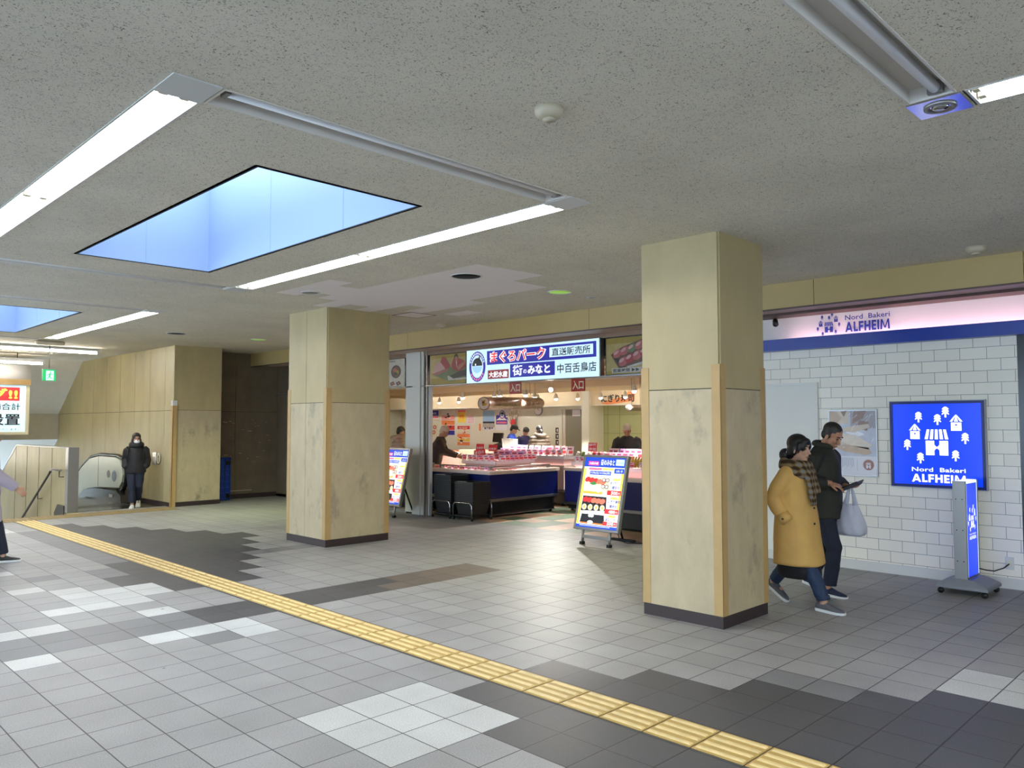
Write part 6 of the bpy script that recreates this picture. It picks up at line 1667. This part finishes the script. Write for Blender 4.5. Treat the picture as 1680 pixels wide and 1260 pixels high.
garment(m, 'trousers', 'jeans_dark', [(-.005, 0, .74, .12, .165), (-.005, 0, .86, .125, .17)], [leg((0, -.09, .80), (.11, -.09, .455), (.055, -.085, .10)), leg((0, .09, .80), (-.05, .10, .46), (-.21, .115, .125))], vox=.01, amp=.010, sc=12)
shoe(m, V((.045, -.085, 0)), -.12, .05, 'shoe_navy', 'sole_white', 'R')
shoe(m, V((-.225, .115, .035)), .12, .26, 'shoe_navy', 'sole_white', 'L')
b = B(); hb(b, F, (-.020, 0, .056), (.097, .080, .082), 'hair_dark'); hb(b, F, (-.055, 0, .0), (.052, .07, .065), 'hair_dark'); hb(b, F, (-.02, -.06, .01), (.04, .022, .045), 'hair_dark'); hb(b, F, (-.02, .06, .01), (.04, .022, .045), 'hair_dark'); b.build('hair', m, local=True, remesh=.006, smooth_it=2)
# wallet held open in both hands, and the bag hanging from the left hand
ang = math.atan2(-1, 0)
Rm = Matrix.Rotation(ang, 4, 'Z'); T = Matrix.Translation((7.68, 3.31, 0)) @ Rm
def W(p): return T @ V(p)
t = thing('wallet', 'black open wallet held in the hands of the man in the dark jacket', 'wallet', tuple(W((.26, -.02, 1.06))), local=False)
for tilt, s in ((.35, 1), (-.25, -1)):
    b = B(); R = Rm.to_3x3() @ Matrix.Rotation(-.42, 3, 'Y') @ Matrix.Rotation(tilt, 3, 'X')
    b.obox(W((.265, -.02+.045*s, 1.065+.004*s)), (.185, .092, .012), 'wallet_black', R); b.build('cover', t, bevel=.003)
mat('bag_film', rgb(222, 224, 236), 0.35, trans=0.0)
def bag_mat():
    m_ = M['bag_film']; nt = m_.node_tree; p = nt.nodes['Principled BSDF']; out = nt.nodes['Material Output']
    tr = nt.nodes.new('ShaderNodeBsdfTransparent'); mx = nt.nodes.new('ShaderNodeMixShader'); mx.inputs[0].default_value = .86
    tl = nt.nodes.new('ShaderNodeBsdfTranslucent'); tl.inputs[0].default_value = rgb(222, 224, 236)+(1,); m2 = nt.nodes.new('ShaderNodeMixShader'); m2.inputs[0].default_value = .35
    nt.links.new(p.outputs[0], m2.inputs[1]); nt.links.new(tl.outputs[0], m2.inputs[2])
    nt.links.new(tr.outputs[0], mx.inputs[1]); nt.links.new(m2.outputs[0], mx.inputs[2]); nt.links.new(mx.outputs[0], out.inputs[0])
bag_mat()
bx, by = 7.70, 3.075
t = thing('plastic_bag', 'white plastic carrier bag hanging from the hand of the man in the dark jacket', 'bag', (bx, by, .585))
b = B(); R = []
for z, rx, ry, oy in ((.585, .03, .06, .0), (.59, .07, .115, .0), (.62, .085, .14, .0), (.68, .085, .138, 0), (.75, .07, .118, .005), (.82, .05, .092, .008), (.88, .032, .068, .008)):
    R.append([V((bx+(rx+.008*math.sin(a*7+z*20))*math.cos(a), by+oy+(ry+.010*math.sin(a*6+z*14))*math.sin(a), z+.006*math.sin(a*3))) for a in [2*math.pi*k/48 for k in range(48)]])
b.rings(R, 'bag_film', cap=False); b.f.append(list(range(48))[::-1]); b.m.append('bag_film'); b.s.append(True); b.build('body', t)
for s in (-1, 1):
    b = B(); b.tube([(bx, by+.008+.05*s, .865), (bx, by+.035*s, .93), (bx, by+.022*s, 1.0), (bx, by+.012*s, 1.035)], [.03, .022, .016, .012], 'bag_film', 12, flat=.5, ref=(0, 1, 0)); b.build('handle', t)
b = B(); b.ball((bx, by, .66), (.05, .085, .055), 'food_white', 14, 10); tag(b.build('content', t), 'pale goods seen through the bag')

# ------------------------------------------------ woman in black coming from the escalator
s_ = .925
F = head_frame((.03, 0, 1.47), .02, .25)
J = dict(head=F, neck=(0, 0, 1.34), pelvis=(0, 0, .86), shoulderR=(0, -.17, 1.27), elbowR=(-.05, -.215, 1.02), wristR=(.05, -.12, .90), shoulderL=(0, .17, 1.27), elbowL=(-.05, .215, 1.02), wristL=(.05, .12, .90),
         hipR=(0, -.08, .82), kneeR=(.12, -.075, .46), ankleR=(.14, -.05, .10), hipL=(0, .08, .82), kneeL=(.05, .07, .46), ankleL=(-.14, .05, .16))
p = person('woman in black puffer jacket and white face mask walking from the escalator', (5.86, 16.45, 0), (-.45, -1), J, vox=.009)
p.scale = (s_, s_, s_)
features(p, F, mouth=False)
garment(p, 'jacket', 'jacket_black', [(0, 0, .74, .155, .19), (0, 0, .78, .165, .20), (0, 0, .95, .155, .195), (0, 0, 1.12, .15, .195), (0, 0, 1.25, .13, .18), (0, 0, 1.31, .10, .13), (0, 0, 1.36, .09, .10)],
        [([(0, -.14, 1.26), (-.01, -.18, 1.23), (-.05, -.225, 1.03), (.02, -.215, .9), (.09, -.17, .86)], [.08, .078, .072, .066, .05]), ([(0, .14, 1.26), (-.01, .18, 1.23), (-.05, .225, 1.03), (.02, .215, .9), (.09, .17, .86)], [.08, .078, .072, .066, .05])], amp=.012, sc=8)
b = B(); b.tube(loop(.01, 1.35, .095, .10, .02), .055, 'jacket_black', 12); b.build('snood', p, local=True, remesh=.012, smooth_it=2)
garment(p, 'trousers', 'jeans_dark', None, [leg((0, -.08, .78), (.12, -.075, .46), (.145, -.05, .12)), leg((0, .08, .78), (.05, .07, .46), (-.13, .05, .17))], amp=.01, sc=10)
shoe(p, V((.14, -.05, 0.0)), .0, .0, 'shoe_white', 'sole_white', 'R'); shoe(p, V((-.15, .05, .07)), .0, .5, 'shoe_white', 'sole_white', 'L')
b = B(); hb(b, F, (-.022, 0, .052), (.104, .092, .092), 'hair_dark'); hb(b, F, (-.05, 0, -.04), (.06, .088, .10), 'hair_dark'); hb(b, F, (-.02, -.078, -.07), (.05, .026, .10), 'hair_dark'); hb(b, F, (-.02, .078, -.07), (.05, .026, .10), 'hair_dark'); hb(b, F, (.04, 0, .085), (.045, .066, .03), 'hair_dark'); b.build('hair', p, local=True, remesh=.009, smooth_it=2)
b = B(); hb(b, F, (.048, 0, -.052), (.062, .062, .054), 'mask_white'); b.build('face_mask', p, local=True)
b = B(); b.obox((-.21, 0, 1.13), (.13, .30, .40), 'jacket_black'); b.build('backpack', p, local=True, bevel=.05)
b = B(); b.tube([(.02, -.14, 1.34), (.15, -.15, 1.2), (.155, -.16, 1.02)], .018, 'black', 8, flat=.5); b.tube([(.02, .14, 1.34), (.15, .15, 1.2), (.155, .16, 1.02)], .018, 'black', 8, flat=.5); b.build('straps', p, local=True)

# ------------------------------------------------ simple figures: shoppers and staff
def figure(label, loc, face, hgt, top_mt, hair_mt, pitch=.3, yaw=0.0, lean=0.0, arms='down', vox=.012, trousers='jeans_dark', hair='short', puffy=False, hood=False, skin='skin', zdrop=0.0):
    k = hgt/1.62
    hx = lean
    F = head_frame((.04+hx*1.1, 0, 1.50-hx*.35), pitch, yaw)
    sh = 1.33-hx*.25
    if arms == 'down': A = {'elbow': (-.03+hx*.6, .25, 1.06-hx*.1), 'wrist': (.06+hx*.8, .24, .84)}
    elif arms == 'front': A = {'elbow': (.02+hx*.8, .25, 1.08-hx*.1), 'wrist': (.27+hx, .13, 1.0-hx*.1)}
    else: A = {'elbow': (.06+hx, .23, 1.06-hx*.1), 'wrist': (.34+hx, .16, .95)}
    J = dict(head=F, neck=(hx*.9, 0, 1.385-hx*.3), pelvis=(0, 0, .87), hipR=(0, -.085, .83), kneeR=(.03, -.085, .46), ankleR=(0, -.085, .095), hipL=(0, .085, .83), kneeL=(.0, .085, .46), ankleL=(-.03, .085, .095))
    for s, q in (('R', -1), ('L', 1)):
        J['shoulder'+s] = (hx*.85, .18*q, sh); J['elbow'+s] = (A['elbow'][0], A['elbow'][1]*q, A['elbow'][2]); J['wrist'+s] = (A['wrist'][0], A['wrist'][1]*q, A['wrist'][2])
    p = person(label, loc, face, J, vox=vox, skin=skin)
    p.scale = (k, k, k)
    if hair != 'back': features(p, F, brows=False)
    sl = [([(hx*.85, .14*q, sh-.01), (hx*.85-.01, .2*q, sh-.04), (A['elbow'][0], (A['elbow'][1]+.015)*q, A['elbow'][2]), (V(A['elbow'])*.5+V(A['wrist'])*.5).to_tuple()[:1]+((A['elbow'][1]+A['wrist'][1])*.5*q, (A['elbow'][2]+A['wrist'][2])*.5), (A['wrist'][0], A['wrist'][1]*q, A['wrist'][2])], [.085, .083, .074, .066, .052]) for q in (-1, 1)]
    amp = .01
    o = garment(p, 'jacket', top_mt, [(0, 0, .74, .155, .205), (0, 0, .78, .165, .215), (hx*.2, 0, .95, .155, .205), (hx*.5, 0, 1.12-hx*.1, .152, .205), (hx*.8, 0, 1.26-hx*.2, .14, .2), (hx*.88, 0, sh, .11, .17), (hx*.9, 0, sh+.06, .08, .09)], sl, vox=.014, amp=amp, sc=8)
    if puffy:
        for v in o.data.vertices: v.co += v.normal*.012*math.cos(v.co.z*2*math.pi/.095)
    if hood:
        b = B(); b.tube(loop(hx*.9-.03, sh+.06, .12, .12, -.02), .05, top_mt, 12); b.build('hood', p, local=True, remesh=.014, smooth_it=2)
    garment(p, 'trousers', trousers, [(-.005, 0, .74, .12, .165), (-.005, 0, .86, .125, .17)], [leg((0, -.085, .80), (.03, -.085, .46), (0, -.085, .10)), leg((0, .085, .80), (0, .085, .46), (-.03, .085, .10))], vox=.016, amp=.008)
    shoe(p, V((0, -.085, 0)), -.1, 0, 'black', 'skirting', 'R'); shoe(p, V((-.03, .085, 0)), .1, 0, 'black', 'skirting', 'L')
    b = B(); hb(b, F, (-.020, 0, .056), (.100, .085, .086), hair_mt); hb(b, F, (-.055, 0, .0), (.055, .074, .07), hair_mt)
    if hair in ('long', 'back'): hb(b, F, (-.06, 0, -.06), (.055, .075, .10), hair_mt)
    if hair == 'tail': b.tube([F @ V((-.10, 0, .0)), F @ V((-.16, 0, -.04)), F @ V((-.17, 0, -.14))], [.03, .035, .012], hair_mt, 10)
    b.build('hair', p, local=True, remesh=.012, smooth_it=2)
    return p, F
RT = (.706, -.708)
figure('white haired shopper in a black jacket bent over the shop front case', (10.86, 13.22, 0), RT, 1.66, 'jacket_brown', 'hair_white', .55, .1, .16, 'reach', skin='skin_warm')
q, F = figure('shopper in a beige quilted jacket behind the shop glass, at the leaning stand', (10.9, 14.62, 0), (.85, -.5), 1.60, 'puffer_beige', 'hair_black', .35, 0, .06, 'reach', puffy=True, hood=True)
q, F = figure('shop worker in a bright blue jacket and black cap at the cash register', (15.0, 15.08, 0), (.6, -.8), 1.64, 'staff_blue', 'hair_black', .5, .1, .08, 'front')
b = B(); hb(b, F, (-.012, 0, .075), (.106, .092, .075), 'black'); b.tube([F @ V((.06, 0, .085)), F @ V((.15, 0, .06))], [.06, .05], 'black', 12, flat=.2, ref=(0, 1, 0)); b.build('cap', q, local=True)
q, F = figure('shop worker in a navy jacket with bowed head beside the cash desk', (15.8, 15.27, 0), (-.5, -.85), 1.57, 'staff_navy', 'hair_black', .6, .2, .08, 'front')
b = B(); hb(b, F, (-.012, 0, .07), (.104, .090, .075), 'black'); b.build('cap', q, local=True)
figure('shopper in a grey brown quilted jacket seen from behind near the back door', (14.85, 13.81, 0), (.35, .9), 1.60, 'puffer_taupe', 'hair_black', .1, 0, 0, 'front', hair='tail', puffy=True, hood=True)
figure('white haired man in a black jacket looking down before the green wall', (13.35, 9.92, 0), (-.82, -.57), 1.66, 'jacket_black', 'hair_white', .55, 0, .08, 'front', skin='skin_warm')
# person leaving the picture at the left edge
F = head_frame((.04, 0, 1.50), .05, 0)
J = dict(head=F, neck=(0, 0, 1.385), pelvis=(0, 0, .87), shoulderR=(0, -.18, 1.31), elbowR=(.12, -.24, 1.09), wristR=(.335, -.22, .90), shoulderL=(0, .18, 1.31), elbowL=(-.12, .24, 1.06), wristL=(-.1, .26, .82), hipR=(0, -.085, .83), kneeR=(-.02, -.085, .46), ankleR=(-.22, -.08, .14), hipL=(0, .085, .83), kneeL=(.12, .08, .46), ankleL=(.2, .08, .095),
         handR=((.75, .1, -.7), (-.3, 1, -.3), 1, .45))
p = person('person in a pale lilac coat at the left picture edge, only one arm showing', (2.22, 11.05, 0), (1, -.28), J, vox=.008)
garment(p, 'coat', 'coat_lilac', [(0, 0, .50, .19, .22), (0, 0, .7, .17, .21), (0, 0, .95, .155, .205), (0, 0, 1.12, .152, .205), (0, 0, 1.26, .14, .2), (0, 0, 1.34, .10, .15), (0, 0, 1.40, .07, .08)],
        [([(0, -.14, 1.31), (.0, -.21, 1.28), (.11, -.255, 1.10), (.22, -.245, .995), (.325, -.225, .905)], [.085, .083, .074, .068, .056]), ([(0, .14, 1.31), (0, .2, 1.27), (-.12, .25, 1.06), (-.1, .26, .85)], [.085, .083, .074, .056])], amp=.012, sc=8)
garment(p, 'trousers', 'jeans_dark', None, [leg((0, -.085, .80), (-.02, -.085, .46), (-.21, -.08, .15)), leg((0, .085, .80), (.12, .08, .46), (.2, .08, .1))], amp=.008)
shoe(p, V((-.23, -.08, .05)), 0, .4, 'black', 'sole_white', 'R'); shoe(p, V((.2, .08, 0)), 0, 0, 'black', 'sole_white', 'L')
b = B(); hb(b, F, (-.020, 0, .056), (.100, .085, .086), 'hair_black'); hb(b, F, (-.055, 0, -.02), (.055, .08, .10), 'hair_black'); b.build('hair', p, local=True, remesh=.012, smooth_it=2)
